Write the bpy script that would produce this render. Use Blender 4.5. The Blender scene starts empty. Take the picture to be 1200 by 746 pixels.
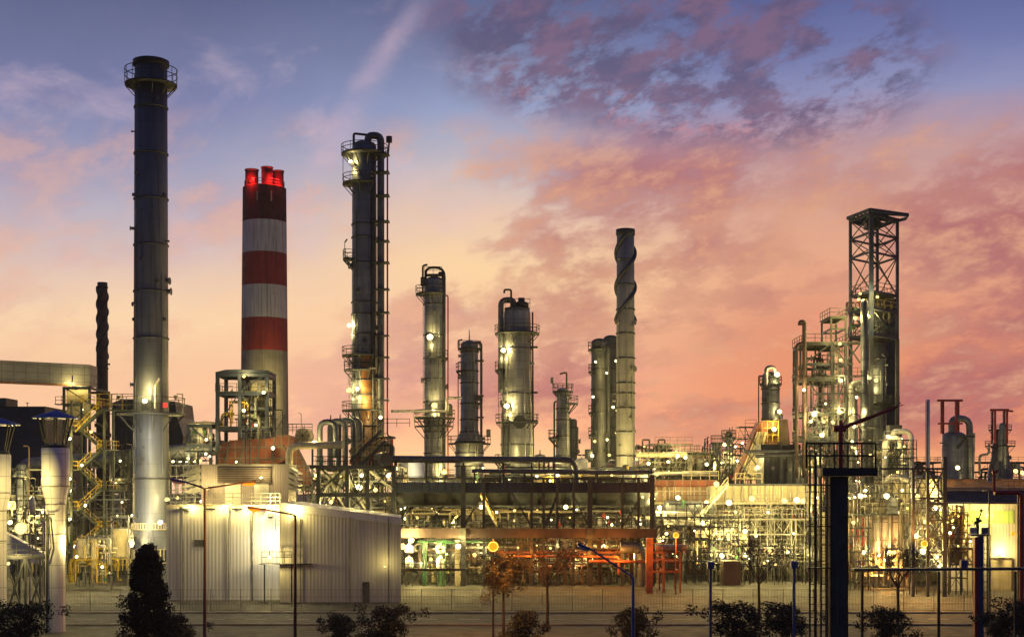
import bpy, math, random
from math import pi, sin, cos, radians as rad, hypot, atan2
from mathutils import Vector, Matrix
random.seed(7)
scene = bpy.context.scene
COL = scene.collection

# ---------------------------------------------------------------- camera
F = 1648.0            # focal length in photo pixels (photo is 1200 wide)
CAMH = 12.0           # height of the viewpoint, m
HOR = 575.0           # photo row of the horizon
cam_d = bpy.data.cameras.new('camera'); cam = bpy.data.objects.new('camera', cam_d)
COL.objects.link(cam); scene.camera = cam
cam.location = (0, 0, CAMH); cam.rotation_euler = (pi / 2, 0, 0)
cam_d.sensor_width = 36; cam_d.lens = 36 * F / 1200
cam_d.shift_y = (HOR - 373) / 1200
cam_d.clip_start = 0.5; cam_d.clip_end = 6000

# ---------------------------------------------------------------- render look
scene.render.engine = 'CYCLES'
scene.view_settings.view_transform = 'Standard'; scene.view_settings.look = 'None'
scene.view_settings.exposure = 0.0; scene.view_settings.gamma = 1.0
scene.view_settings.use_curve_mapping = False
cy = scene.cycles
cy.use_denoising = True
cy.max_bounces = 4; cy.diffuse_bounces = 2; cy.glossy_bounces = 2; cy.transmission_bounces = 2
cy.sample_clamp_indirect = 4.0; cy.sample_clamp_direct = 0
cy.caustics_reflective = False; cy.caustics_refractive = False
cy.use_light_tree = True

def lin(c):
    return tuple(((v / 255) / 12.92 if v / 255 <= 0.04045 else ((v / 255 + 0.055) / 1.055) ** 2.4) for v in c[:3])

# ---------------------------------------------------------------- dusk sky (world)
world = bpy.data.worlds.new('World'); scene.world = world; world.use_nodes = True
wt = world.node_tree; wt.nodes.clear()

class E:
    """tiny node-expression helper"""
    tree = None
    def __init__(s, sock): s.s = sock
    @staticmethod
    def w(v, sock):
        if isinstance(v, E): E.tree.links.new(v.s, sock)
        else: sock.default_value = v
    @staticmethod
    def m(op, *a, clamp=False):
        n = E.tree.nodes.new('ShaderNodeMath'); n.operation = op; n.use_clamp = clamp
        for i, v in enumerate(a): E.w(v, n.inputs[i])
        return E(n.outputs[0])
    def __add__(s, o): return E.m('ADD', s, o)
    def __radd__(s, o): return E.m('ADD', s, o)
    def __sub__(s, o): return E.m('SUBTRACT', s, o)
    def __rsub__(s, o): return E.m('SUBTRACT', o, s)
    def __mul__(s, o): return E.m('MULTIPLY', s, o)
    def __rmul__(s, o): return E.m('MULTIPLY', s, o)
    def __truediv__(s, o): return E.m('DIVIDE', s, o)
def smooth(x, a, b, lo=0.0, hi=1.0):
    n = E.tree.nodes.new('ShaderNodeMapRange'); n.interpolation_type = 'SMOOTHSTEP'
    E.w(x, n.inputs[0]); n.inputs[1].default_value = a; n.inputs[2].default_value = b
    n.inputs[3].default_value = lo; n.inputs[4].default_value = hi
    return E(n.outputs[0])
def xyz(x, y, z):
    n = E.tree.nodes.new('ShaderNodeCombineXYZ')
    for i, v in enumerate((x, y, z)): E.w(v, n.inputs[i])
    return E(n.outputs[0])
def noise(vec, scale, detail=5, rough=.55, dist=0.0):
    n = E.tree.nodes.new('ShaderNodeTexNoise'); E.tree.links.new(vec.s, n.inputs['Vector'])
    n.inputs['Scale'].default_value = scale; n.inputs['Detail'].default_value = detail
    n.inputs['Roughness'].default_value = rough; n.inputs['Distortion'].default_value = dist
    return E(n.outputs[0])
def mixc(t, a, b):
    n = E.tree.nodes.new('ShaderNodeMix'); n.data_type = 'RGBA'
    E.w(t, n.inputs[0])
    for v, k in ((a, 6), (b, 7)):
        if isinstance(v, E): E.tree.links.new(v.s, n.inputs[k])
        else: n.inputs[k].default_value = (*v[:3], 1)
    return E(n.outputs[2])
def ramp(x, stops):
    n = E.tree.nodes.new('ShaderNodeValToRGB'); E.w(x, n.inputs[0])
    cr = n.color_ramp; cr.interpolation = 'LINEAR'
    while len(cr.elements) > 1: cr.elements.remove(cr.elements[-1])
    for i, (p, c) in enumerate(stops):
        e = cr.elements[0] if i == 0 else cr.elements.new(p)
        e.position = p; e.color = (*c, 1)
    return E(n.outputs[0])

E.tree = wt
tc = wt.nodes.new('ShaderNodeTexCoord')
sp = wt.nodes.new('ShaderNodeSeparateXYZ'); wt.links.new(tc.outputs['Generated'], sp.inputs[0])
dx, dy, dz = (E(sp.outputs[i]) for i in range(3))
az = E.m('ARCTAN2', dx, dy)                       # 0 = north (view), + = east
hr = E.m('SQRT', dx * dx + dy * dy + 1e-6)
el = E.m('ARCTAN2', dz, hr)                       # elevation, rad
T = az * (1 / 0.349)                              # -1..1 across the western sky
zz = E.m('MAXIMUM', dz, 0.0) + 0.42
cp = xyz(dx / zz, dy / zz + dx * 0.55, 0.0)                   # cloud deck overhead, in perspective
big = noise(cp, 1.9, 3)
mid = noise(cp, 5.2, 10, .64, .1)
fine = noise(cp, 15.0, 8, .66, .1)
el2 = el + (big - 0.5) * 0.05 + (mid - 0.5) * 0.035
V = el2 * (1 / 0.5)                               # 0..1 over 0..28.6 deg, ramp coordinate
def stops(lst):                                    # (photo row, sRGB)
    out = []
    for py, c in sorted(lst, key=lambda q: -q[0]):
        out.append((min(1, max(0, math.atan((HOR - py) / F) / 0.5)), lin(c)))
    out.append((0.82, tuple(v * .75 for v in lin(lst[0][1])))); out.append((1.0, tuple(v * .6 for v in lin(lst[0][1]))))
    return out
left = ramp(V, stops([(0, (82, 90, 128)), (60, (100, 107, 144)), (130, (116, 122, 164)), (200, (148, 151, 182)), (260, (182, 174, 188)),
                      (320, (218, 190, 178)), (385, (244, 208, 168)), (440, (240, 194, 156)), (500, (246, 194, 154)), (560, (255, 206, 166))]))
cen = ramp(V, stops([(0, (92, 102, 142)), (60, (116, 127, 164)), (130, (144, 157, 192)), (200, (188, 180, 188)), (260, (228, 194, 170)),
                     (320, (246, 208, 160)), (380, (244, 198, 154)), (440, (238, 178, 148)), (500, (246, 178, 138)), (560, (255, 208, 150))]))
rig = ramp(V, stops([(0, (82, 91, 144)), (70, (106, 115, 164)), (130, (140, 143, 182)), (190, (186, 150, 154)), (250, (210, 158, 140)),
                     (320, (226, 164, 132)), (400, (220, 144, 114)), (460, (226, 142, 106)), (520, (236, 150, 108)), (560, (250, 178, 122))]))
base = mixc(smooth(T, -0.75, 0.0), left, cen)
base = mixc(smooth(T, -0.02, 0.62), base, rig)
R = lambda py: math.atan((HOR - py) / F)
# broad mauve banks of cloud, denser to the right
m1 = smooth(mid * 0.62 + fine * 0.38 + (big - 0.5) * 0.85 + T * 0.06, 0.42, 0.61)
band = smooth(el, R(470), R(400)) * smooth(el, R(120), R(215), 1, 0)
band = smooth(el, R(560), R(480)) * smooth(el, R(215), R(110), 1, 0)
c1 = mixc(m1 * band * smooth(T, -0.9, 0.1, 0.38, 0.88), base, mixc(smooth(T, -.6, .2), lin((208, 154, 150)), lin((166, 96, 104))))
# peach undersides catching the last sun
h1 = smooth(fine * 0.5 + mid * 0.5, 0.47, 0.62) * band
c2 = mixc(h1 * smooth(T, -0.9, 0.1, 0.2, 0.42), c1, lin((254, 198, 146)))
# dark altocumulus patch high up, right of centre
gx = (T - 0.30) * (1 / 0.50); gy = (el - R(58) + (T - 0.3) * 0.035) * (1 / 0.062)
patch = smooth(gx * gx + gy * gy + (big - 0.5) * 0.9 + (mid - 0.5) * 2.2, 1.5, 0.5)
cells = smooth(noise(cp, 19.0, 9, .66, .1) * 0.62 + mid * 0.38, 0.42, 0.53)
c3 = mixc(patch * cells * 0.85, c2, mixc(smooth(fine, 0.4, 0.62), lin((84, 78, 112)), lin((122, 94, 120))))
c3 = mixc(patch * smooth(fine, .50, .40) * smooth(gy, -1.0, -0.2, 0.5, 0), c3, lin((206, 132, 132)))
# thin pale wisps to the left
wv = noise(xyz(dx / zz, dy / zz, 3.0), 7.0, 8, .6, .3)
c4 = mixc(smooth(wv, 0.52, 0.72) * smooth(T, 0.1, -0.25) * smooth(el, R(420), R(300)) * smooth(el, R(0) + .03, R(60)) * 0.35, c3, lin((214, 188, 200)))
# old contrail, spread by the wind
line = (T - (-0.20)) - (el - R(20)) * 1.95 * 1.0
ln = smooth(E.m('ABSOLUTE', line + (fine - .5) * 0.06 + (mid - .5) * .10), 0.055, 0.0) * smooth(el, R(300), R(170)) * smooth(el, R(0) + .02, R(40))
c5 = mixc(ln * smooth(wv, .3, .6, .06, .30), c4, lin((226, 190, 204)))
# everything behind the viewer is already blue dusk
back = smooth(dy, 0.35, -0.35)
c6 = mixc(back, c5, ramp(E.m('MAXIMUM', dz, 0.0), [(0, (0.07, 0.09, 0.17)), (0.4, (0.05, 0.07, 0.16)), (1, (0.04, 0.055, 0.14))]))
c7 = mixc(smooth(dz, -0.004, -0.02), c6, (0.02, 0.02, 0.025))
# twilight air itself: a weak physical sky, sun on the horizon
SUN_AZ, SUN_EL = rad(-6), rad(1.0)
ns = wt.nodes.new('ShaderNodeTexSky'); ns.sky_type = 'NISHITA'; ns.sun_disc = False
ns.sun_elevation = SUN_EL; ns.sun_rotation = SUN_AZ
b1 = wt.nodes.new('ShaderNodeBackground'); wt.links.new(c7.s, b1.inputs[0]); b1.inputs[1].default_value = 1.08
b2 = wt.nodes.new('ShaderNodeBackground'); wt.links.new(ns.outputs[0], b2.inputs[0]); b2.inputs[1].default_value = 0.004
ad = wt.nodes.new('ShaderNodeAddShader'); wo = wt.nodes.new('ShaderNodeOutputWorld')
wt.links.new(b1.outputs[0], ad.inputs[0]); wt.links.new(b2.outputs[0], ad.inputs[1]); wt.links.new(ad.outputs[0], wo.inputs[0])
world.cycles.sampling_method = 'MANUAL'; world.cycles.sample_map_resolution = 512

# last glow of the sun, low behind the plant
sd = bpy.data.lights.new('sun', 'SUN'); sun = bpy.data.objects.new('sun', sd); COL.objects.link(sun)
sd.energy = 0.35; sd.angle = rad(12); sd.color = (1.0, 0.62, 0.42)
sdir = Vector((sin(SUN_AZ) * cos(rad(4)), cos(SUN_AZ) * cos(rad(4)), sin(rad(4))))
sun.rotation_euler = sdir.to_track_quat('Z', 'Y').to_euler()

# ---------------------------------------------------------------- materials
def mat(name, color, rough=.6, metal=0.0, var=.25, vscale=.6, seams=None, stripes=None, streak=0.0, bump=.0, emit=None, rust=None, patch=None):
    """procedural paint / metal: base colour, blotchy wear, panel seams (metres, on UV), ribs, vertical rain streaks, rust blooms"""
    m = bpy.data.materials.new(name); m.use_nodes = True
    nt = m.node_tree; E.tree = nt
    b = nt.nodes['Principled BSDF']
    b.inputs['Roughness'].default_value = rough; b.inputs['Metallic'].default_value = metal
    if emit:
        b.inputs['Base Color'].default_value = (0, 0, 0, 1); b.inputs['Specular IOR Level'].default_value = 0
        b.inputs['Emission Color'].default_value = (*color, 1); b.inputs['Emission Strength'].default_value = emit
        m.cycles.emission_sampling = 'NONE'
        return m
    tcn = nt.nodes.new('ShaderNodeTexCoord'); ob = E(tcn.outputs['Object']); uv = E(tcn.outputs['UV'])
    n1 = noise(ob, vscale, 5, .6)
    c = mixc(smooth(n1, .3, .7), tuple(v * (1 - var) for v in color), tuple(min(1, v * (1 + var)) for v in color))
    if patch:
        br0 = nt.nodes.new('ShaderNodeTexBrick'); nt.links.new(uv.s, br0.inputs['Vector'])
        br0.inputs['Scale'].default_value = 1; br0.inputs['Brick Width'].default_value = seams[0]; br0.inputs['Row Height'].default_value = seams[1]
        br0.inputs['Mortar Size'].default_value = 0.0; br0.inputs['Color1'].default_value = (*patch[0], 1); br0.inputs['Color2'].default_value = (*patch[1], 1)
        br0.offset = 0.0
        c = mixc(.6, c, E(br0.outputs[0]))
    if streak:
        mp = nt.nodes.new('ShaderNodeMapping'); nt.links.new(ob.s, mp.inputs[0]); mp.inputs['Scale'].default_value = (2.2, 2.2, .09)
        c = mixc(smooth(noise(E(mp.outputs[0]), 1.0, 5, .6), .48, .68) * streak, c, tuple(v * .35 for v in color))
    if rust:
        c = mixc(smooth(noise(ob, .45, 6, .65), rust, rust + .1) * .8, c, (.16, .06, .025))
    hgt = None
    if seams:
        br = nt.nodes.new('ShaderNodeTexBrick'); nt.links.new(uv.s, br.inputs['Vector'])
        br.inputs['Scale'].default_value = 1; br.inputs['Brick Width'].default_value = seams[0]; br.inputs['Row Height'].default_value = seams[1]
        br.inputs['Mortar Size'].default_value = seams[2]; br.inputs['Mortar Smooth'].default_value = .3
        br.offset = seams[4] if len(seams) > 4 else .5
        f = E(br.outputs['Fac'])
        sc = seams[3] if len(seams) > 3 and seams[3] else tuple(v * .35 for v in color)
        c = mixc(f * .85, c, sc); hgt = 1 - f
    if stripes:
        sv = nt.nodes.new('ShaderNodeSeparateXYZ'); nt.links.new(uv.s, sv.inputs[0])
        w = E.m('PINGPONG', E(sv.outputs[0]), stripes / 2) * (2 / stripes)
        w2 = smooth(w, .25, .75)
        c = mixc(w2, tuple(v * .86 for v in color), c)
        hgt = w2
    nt.links.new(c.s, b.inputs['Base Color'])
    r = smooth(noise(ob, vscale * 3, 3), .3, .7, max(.05, rough - .12), min(1, rough + .12)); nt.links.new(r.s, b.inputs['Roughness'])
    if hgt is not None or bump:
        bp = nt.nodes.new('ShaderNodeBump'); bp.inputs['Distance'].default_value = .03; bp.inputs['Strength'].default_value = .45
        h = hgt if hgt is not None else noise(ob, 3, 4)
        nt.links.new(h.s, bp.inputs['Height']); nt.links.new(bp.outputs[0], b.inputs['Normal'])
    return m

M = dict(
 dark=mat('dark_steel', (.022, .027, .036), .6, .1, .35),
 navy=mat('navy_paint', (.013, .022, .048), .55, .05, .3),
 black=mat('black_steel', (.010, .012, .015), .6, .1, .3),
 green=mat('grey_green_steel', (.045, .055, .04), .6, .1, .35, rust=.62),
 galv=mat('galvanised_steel', (.20, .20, .19), .5, .4, .3, 1.2),
 mid=mat('mid_grey_steel', (.07, .072, .066), .6, .15, .4, rust=.62),
 alu=mat('aluminium_cladding', (.21, .22, .24), .42, .45, .3, .3, seams=(2.4, 1.25, .035), streak=.6, rust=.66, patch=((.25, .26, .28), (.13, .14, .16))),
 aludark=mat('dull_cladding', (.085, .095, .12), .5, .45, .25, .4, seams=(2.4, 1.6, .04), streak=.5),
 alublue=mat('blue_grey_cladding', (.12, .135, .175), .5, .35, .3, .3, seams=(3.1, 2.6, .035), streak=.6, rust=.68, patch=((.16, .175, .21), (.08, .09, .12))),
 stack=mat('stack_steel', (.10, .112, .145), .5, .3, .2, .12, seams=(3.4, 3.1, .02), streak=.65, patch=((.115, .128, .16), (.085, .095, .125))),
 pipe=mat('pipe_lagging', (.30, .30, .29), .38, .5, .2, 1.0, seams=(5, 1.0, .03)),
 cream=mat('cream_paint', (.36, .32, .22), .6, 0, .2, .8, streak=.3),
 creampanel=mat('cream_panel', (.34, .30, .20), .6, 0, .15, .5, seams=(1.2, 2.2, .05, None, 0.0), streak=.4),
 white=mat('white_paint', (.55, .55, .52), .5, 0, .1, .6, streak=.2),
 whitepanel=mat('white_panel_cladding', (.60, .60, .58), .5, .05, .08, .5, seams=(1.35, 1.9, .03, None, 0.0)),
 ribbed=mat('ribbed_white_sheet', (.52, .52, .49), .55, .05, .12, .2, stripes=.39, streak=.55, rust=.72),
 ribfine=mat('fine_ribbed_sheet', (.46, .45, .41), .6, .05, .12, .2, stripes=.38, streak=.55, rust=.72),
 galvpanel=mat('grey_gallery_sheet', (.20, .205, .21), .5, .3, .15, .5, seams=(1.45, 1.1, .05, (.10, .08, .07), 0.0), stripes=None),
 brown=mat('brown_slab_steel', (.065, .042, .038), .7, 0, .3, .5, streak=.5),
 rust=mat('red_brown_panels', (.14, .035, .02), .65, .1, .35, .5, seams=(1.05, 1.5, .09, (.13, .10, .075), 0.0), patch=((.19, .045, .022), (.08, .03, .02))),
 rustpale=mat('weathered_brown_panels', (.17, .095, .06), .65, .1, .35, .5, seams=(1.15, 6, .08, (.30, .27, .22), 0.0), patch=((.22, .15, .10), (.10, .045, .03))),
 twin=mat('dark_column_cladding', (.055, .06, .07), .5, .3, .25, .4, seams=(2.4, 1.6, .04), streak=.5),
 rusty=mat('rust_stained_lagging', (.24, .12, .05), .55, .3, .4, .35, seams=(2.4, 1.25, .035), streak=.6, rust=.5),
 chred=mat('signal_red_concrete', (.30, .032, .025), .75, 0, .12, .3, seams=(1.9, 9, .03), streak=.7),
 chwhite=mat('signal_white_concrete', (.60, .56, .52), .75, 0, .08, .3, seams=(1.9, 9, .03), streak=.75),
 chdark=mat('soot_red_concrete', (.085, .014, .014), .8, 0, .2, .3, seams=(1.9, 9, .03), streak=.5),
 concrete=mat('concrete', (.23, .215, .185), .85, 0, .2, .25, seams=(1.9, 9, .03), streak=.45, bump=.3),
 palecon=mat('pale_stack_concrete', (.26, .26, .24), .75, 0, .12, .3, seams=(2.6, 2.9, .02), streak=.3),
 darkcon=mat('dark_weathered_concrete', (.045, .05, .05), .85, 0, .4, .4, streak=.5, bump=.4),
 yellow=mat('yellow_rail_paint', (.40, .28, .035), .5, 0, .2, 1.0),
 red=mat('red_pipe_paint', (.30, .018, .014), .45, 0, .25, 1.0),
 orangep=mat('red_oxide_paint', (.19, .05, .022), .6, 0, .45, .8, streak=.6),
 greenp=mat('green_pipe_paint', (.035, .12, .05), .5, 0, .4, .8, streak=.5),
 bluecap=mat('blue_cowl_paint', (.05, .10, .36), .4, .1, .2, .8),
 blue=mat('blue_paint', (.03, .06, .20), .45, 0, .2, 1.0),
 louvre=mat('mauve_grey_louvre_sheet', (.24, .21, .22), .6, .1, .15, .5, stripes=.3),
 glass=mat('roof_glazing', (.10, .12, .13), .12, .3, .2, .4, seams=(1.6, 2.4, .08, (.30, .29, .25), 0.0)),
 limewin=mat('green_translucent_sheet', (.36, .50, .16), .35, 0, .12, .4, stripes=.55),
 asphalt=mat('asphalt', (.028, .028, .03), .85, 0, .6, .22, bump=.3, streak=.5),
 bark=mat('bark', (.05, .035, .025), .9, 0, .3, 2.0),
 leaf=mat('conifer_needles', (.012, .022, .012), .8, 0, .5, 1.5),
 leafb=mat('shrub_leaves', (.05, .04, .015), .8, 0, .5, 1.5),
 sign=mat('white_sign_face', (.70, .66, .58), .5, 0, .05, 1.0),
 ink=mat('sign_ink', (.42, .06, .02), .6, 0, .05, 1.0),
 lens=mat('lamp_lens_lit', (1.0, .88, .42), emit=7.0),
 lensor=mat('sodium_lens_lit', (1.0, .17, .008), emit=2.8),
 lensgold=mat('golden_lens_lit', (1.0, .66, .17), emit=3.2),
 lensoff=mat('lamp_lens_off', (.62, .60, .58), .2, 0, .05),
 flare=mat('red_beacon_lit', (1.0, .03, .02), emit=3.0),
)

# ---------------------------------------------------------------- geometry
class MB:
    def __init__(s): s.v = []; s.f = []; s.uv = []; s.sm = []
    def face(s, idx, uvs, sm=False): s.f.append(idx); s.uv.append(uvs); s.sm.append(sm)
    def poly(s, pts, uvs=None):
        b = len(s.v); s.v += [tuple(p) for p in pts]
        if uvs is None:
            n = (Vector(pts[1]) - Vector(pts[0])).cross(Vector(pts[2]) - Vector(pts[1]))
            a = max(range(3), key=lambda i: abs(n[i]))
            uvs = [(p[1], p[2]) if a == 0 else ((p[0], p[2]) if a == 1 else (p[0], p[1])) for p in pts]
        s.face(list(range(b, b + len(pts))), uvs)
    def hexa(s, c):      # 8 corners: bottom 0-3 ccw, top 4-7
        for q in ((3, 2, 1, 0), (4, 5, 6, 7), (0, 1, 5, 4), (1, 2, 6, 5), (2, 3, 7, 6), (3, 0, 4, 7)):
            s.poly([c[i] for i in q])
        return s
    def box(s, x0, x1, y0, y1, z0, z1):
        return s.hexa([(x0, y0, z0), (x1, y0, z0), (x1, y1, z0), (x0, y1, z0), (x0, y0, z1), (x1, y0, z1), (x1, y1, z1), (x0, y1, z1)])
    def prism(s, pts, y0, y1):           # outline in x,z extruded in y
        n = len(pts)
        s.poly([(x, y0, z) for x, z in pts]); s.poly([(x, y1, z) for x, z in reversed(pts)])
        for i in range(n):
            (a, b), (c, d) = pts[i], pts[(i + 1) % n]
            L = hypot(c - a, d - b)
            s.poly([(a, y0, b), (a, y1, b), (c, y1, d), (c, y0, d)])
        return s
    def beam(s, p, q, w, h=None):
        p = Vector(p); q = Vector(q); h = h or w; d = q - p
        if d.length < 1e-4: return s
        d.normalize(); up = Vector((0, 0, 1)) if abs(d.z) < .95 else Vector((0, 1, 0))
        a = d.cross(up).normalized() * (w / 2); b = a.cross(d).normalized() * (h / 2)
        c = [p - a - b, p + a - b, p + a + b, p - a + b, q - a - b, q + a - b, q + a + b, q - a + b]
        L = (q - p).length
        base = len(s.v); s.v += [tuple(x) for x in c]
        for k, (i, j) in enumerate(((0, 1), (1, 2), (2, 3), (3, 0))):
            s.face([base + i, base + j, base + j + 4, base + i + 4], [(0, 0), (w, 0), (w, L), (0, L)])
        s.face([base + 3, base + 2, base + 1, base], [(0, 0), (w, 0), (w, h), (0, h)]); s.face([base + 4, base + 5, base + 6, base + 7], [(0, 0), (w, 0), (w, h), (0, h)])
        return s
    def cyl(s, p, q, r, r2=None, n=12, caps=True):
        return s.sweep([Vector(p), Vector(q)], [r, r if r2 is None else r2], n, caps)
    def sweep(s, pts, rs, n=8, caps=True):
        pts = [Vector(p) for p in pts]; m = len(pts); rings = []; ref = None; L = 0
        for i, p in enumerate(pts):
            t = (pts[min(i + 1, m - 1)] - pts[max(i - 1, 0)]).normalized()
            if ref is None: ref = Vector((1, 0, 0)) if abs(t.x) < .9 else Vector((0, 1, 0))
            u = (ref - t * ref.dot(t))
            if u.length < 1e-3: u = t.orthogonal()
            u.normalize(); ref = u; w = t.cross(u)
            if i: L += (p - pts[i - 1]).length
            b = len(s.v)
            for k in range(n):
                a = 2 * pi * k / n; s.v.append(tuple(p + (u * cos(a) + w * sin(a)) * rs[i]))
            rings.append((b, L))
        R0 = max(rs)
        for (b0, l0), (b1, l1) in zip(rings, rings[1:]):
            for k in range(n):
                k2 = (k + 1) % n; u0 = 2 * pi * R0 * k / n; u1 = 2 * pi * R0 * (k + 1) / n
                s.face([b0 + k, b0 + k2, b1 + k2, b1 + k], [(u0, l0), (u1, l0), (u1, l1), (u0, l1)], n > 5)
        if caps:
            for (b, _), rev, rr in ((rings[0], True, rs[0]), (rings[-1], False, rs[-1])):
                if rr > 1e-4:
                    nb = len(s.v); s.v += [s.v[b + k] for k in range(n)]
                    ix = list(range(nb, nb + n)); ix = ix[::-1] if rev else ix
                    s.face(ix, [(0, 0)] * n)
        return s
    def path(s, pts, r, n=8, bend=None, caps=True):
        pts = [Vector(p) for p in pts]; bend = bend or 2.0 * r; out = [pts[0]]
        for i in range(1, len(pts) - 1):
            a, b, c = pts[i - 1], pts[i], pts[i + 1]
            d1 = (a - b); d2 = (c - b); l = min(bend, d1.length * .49, d2.length * .49); d1.normalize(); d2.normalize()
            p0 = b + d1 * l; p2 = b + d2 * l
            for k in range(5):
                t = k / 4; out.append(p0 * (1 - t) ** 2 + b * 2 * t * (1 - t) + p2 * t * t)
        out.append(pts[-1])
        return s.sweep(out, [r] * len(out), n, caps)
    def lathe(s, cx, cy_, prof, n=24, a0=0.0, a1=2 * pi):
        full = abs(a1 - a0 - 2 * pi) < 1e-6; cnt = n if full else n + 1; L = 0; rows = []; R0 = max(p[0] for p in prof)
        for i, (r, z) in enumerate(prof):
            if i: L += hypot(r - prof[i - 1][0], z - prof[i - 1][1])
            b = len(s.v)
            for k in range(cnt):
                a = a0 + (a1 - a0) * k / n; s.v.append((cx + r * cos(a), cy_ + r * sin(a), z))
            rows.append((b, L))
        for (b0, l0), (b1, l1) in zip(rows, rows[1:]):
            for k in range(n):
                k2 = (k + 1) % cnt; u0 = (a1 - a0) * R0 * k / n; u1 = (a1 - a0) * R0 * (k + 1) / n
                s.face([b0 + k, b0 + k2, b1 + k2, b1 + k], [(u0, l0), (u1, l0), (u1, l1), (u0, l1)], True)
        return s
    def disc(s, cx, cy_, z, r, n=24):
        s.poly([(cx + r * cos(2 * pi * k / n), cy_ + r * sin(2 * pi * k / n), z) for k in range(n)]); return s
    def rail(s, pts, h=1.1, step=1.6, w=.07, closed=False, mids=1):
        pts = [Vector(p) for p in pts]
        if closed: pts.append(pts[0])
        for a, b in zip(pts, pts[1:]):
            L = (b - a).length; n = max(1, round(L / step))
            for k in range(mids + 1):
                z = Vector((0, 0, h * (k + 1) / (mids + 1))); s.beam(a + z, b + z, w)
            for k in range(n + 1):
                p = a.lerp(b, k / n); s.beam(p, p + Vector((0, 0, h)), w)
        return s
    def mesh(s, name, off=(0, 0, 0)):
        me = bpy.data.meshes.new(name); o = off
        me.from_pydata([(x - o[0], y - o[1], z - o[2]) for x, y, z in s.v], [], s.f)
        ul = me.uv_layers.new(name='UVMap'); flat = []
        for u in s.uv:
            for a in u: flat += [a[0], a[1]]
        ul.data.foreach_set('uv', flat)
        me.polygons.foreach_set('use_smooth', s.sm); me.update(); return me

def link(name, data, parent=None):
    o = bpy.data.objects.new(name, data); COL.objects.link(o)
    if parent is not None: o.parent = parent
    return o
class T:
    """a thing: an Empty at its base that parents its parts"""
    def __init__(s, name, label, cat, loc, group=None):
        s.o = link(name, None); s.o.location = loc; s.loc = Vector(loc); s.o.empty_display_size = .5
        s.o['label'] = label; s.o['category'] = cat; s.o['kind'] = 'thing'
        if group: s.o['group'] = group
    def part(s, name, mb, m, parent=None, label=None):
        o = link(name, mb.mesh(name, s.loc), parent or s.o); o.data.materials.append(M[m] if isinstance(m, str) else m)
        if label: o['label'] = label
        return o
    def lamp(s, p, power=1.0, kind='w', size=1.0, yaw=0.0, tilt=-.35, out=.55, parent=None):
        p = Vector(p); o = link('floodlight', LAMP[0], parent or s.o); o.location = p - s.loc
        o.rotation_euler = (tilt, 0, yaw); size *= 1.15; o.scale = (size,) * 3
        gold = LR.random() < .35; size *= LR.uniform(.85, 1.15) * (1.25 if power > 1.3 else .9); o.scale = (size,) * 3
        link('lens', LAMP[(3 if gold else 1) if kind == 'w' else 2], o)
        d = Matrix.Rotation(yaw, 3, 'Z') @ Matrix.Rotation(tilt, 3, 'X') @ Vector((0, -1, 0))
        bulb_or_fill(p + d * (out * size + .25) , power, kind, s.o, s.loc)
def glims(t, px0, px1, py0, py1, Y, n, seed):
    rg = random.Random(seed)
    for i in range(n):
        o = link('bulkhead_lamp', LAMP[0], t.o); o.location = P(rg.uniform(px0, px1), rg.uniform(py0, py1), Y) - t.loc; sz = rg.uniform(.35, .7); o.scale = (sz,) * 3; o.rotation_euler.x = -.3
        link('lens', LAMP[1 if rg.random() < .6 else 3], o)
def bulb_or_fill(p, power, kind, parent=None, loc=Vector((0, 0, 0))):  # point light of a lamp; bare calls add fill with no fixture
    if kind == 'o': power *= 2.6
    ld = bpy.data.lights.new('bulb_or_fill', 'POINT'); lo = link('bulb_or_fill', ld, parent); lo.location = Vector(p) - loc
    ld.energy = LAMP_W * power; ld.shadow_soft_size = .25
    ld.color = {'w': (1.0, .75, .24), 'o': (1.0, .34, .04), 'r': (1.0, .03, .02), 'n': (1.0, .88, .60)}[kind]
def single(name, label, cat, mb, m, loc=(0, 0, 0), group=None, kind=None):
    o = link(name, mb.mesh(name, loc)); o.location = loc; o.data.materials.append(M[m])
    if kind: o['kind'] = kind
    else: o['label'] = label; o['category'] = cat
    if group: o['group'] = group
    return o
LAMP_W = 800
_h = MB(); _h.sweep([(0, .25, 0), (0, .12, 0), (0, -.1, 0)], [.12, .26, .33], 14); _h.box(-.03, .03, .1, .16, .2, .5)
_l = MB(); _l.sweep([(0, -.1, 0), (0, -.15, 0), (0, -.2, 0)], [.27, .25, .12], 14)
LAMP = [_h.mesh('floodlight'), _l.mesh('lens_white'), _l.mesh('lens_orange'), _l.mesh('lens_gold')]; LAMP[3].materials.append(M['lensgold']); LR = random.Random(99)
LAMP[0].materials.append(M['black']); LAMP[1].materials.append(M['lens']); LAMP[2].materials.append(M['lensor'])

def X(px, Y): return (px - 600) / F * Y
def Z(py, Y): return CAMH + (HOR - py) / F * Y
def P(px, py, Y): return Vector((X(px, Y), Y, Z(py, Y)))
A_F = -pi / 2           # angle that faces the viewpoint

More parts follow.
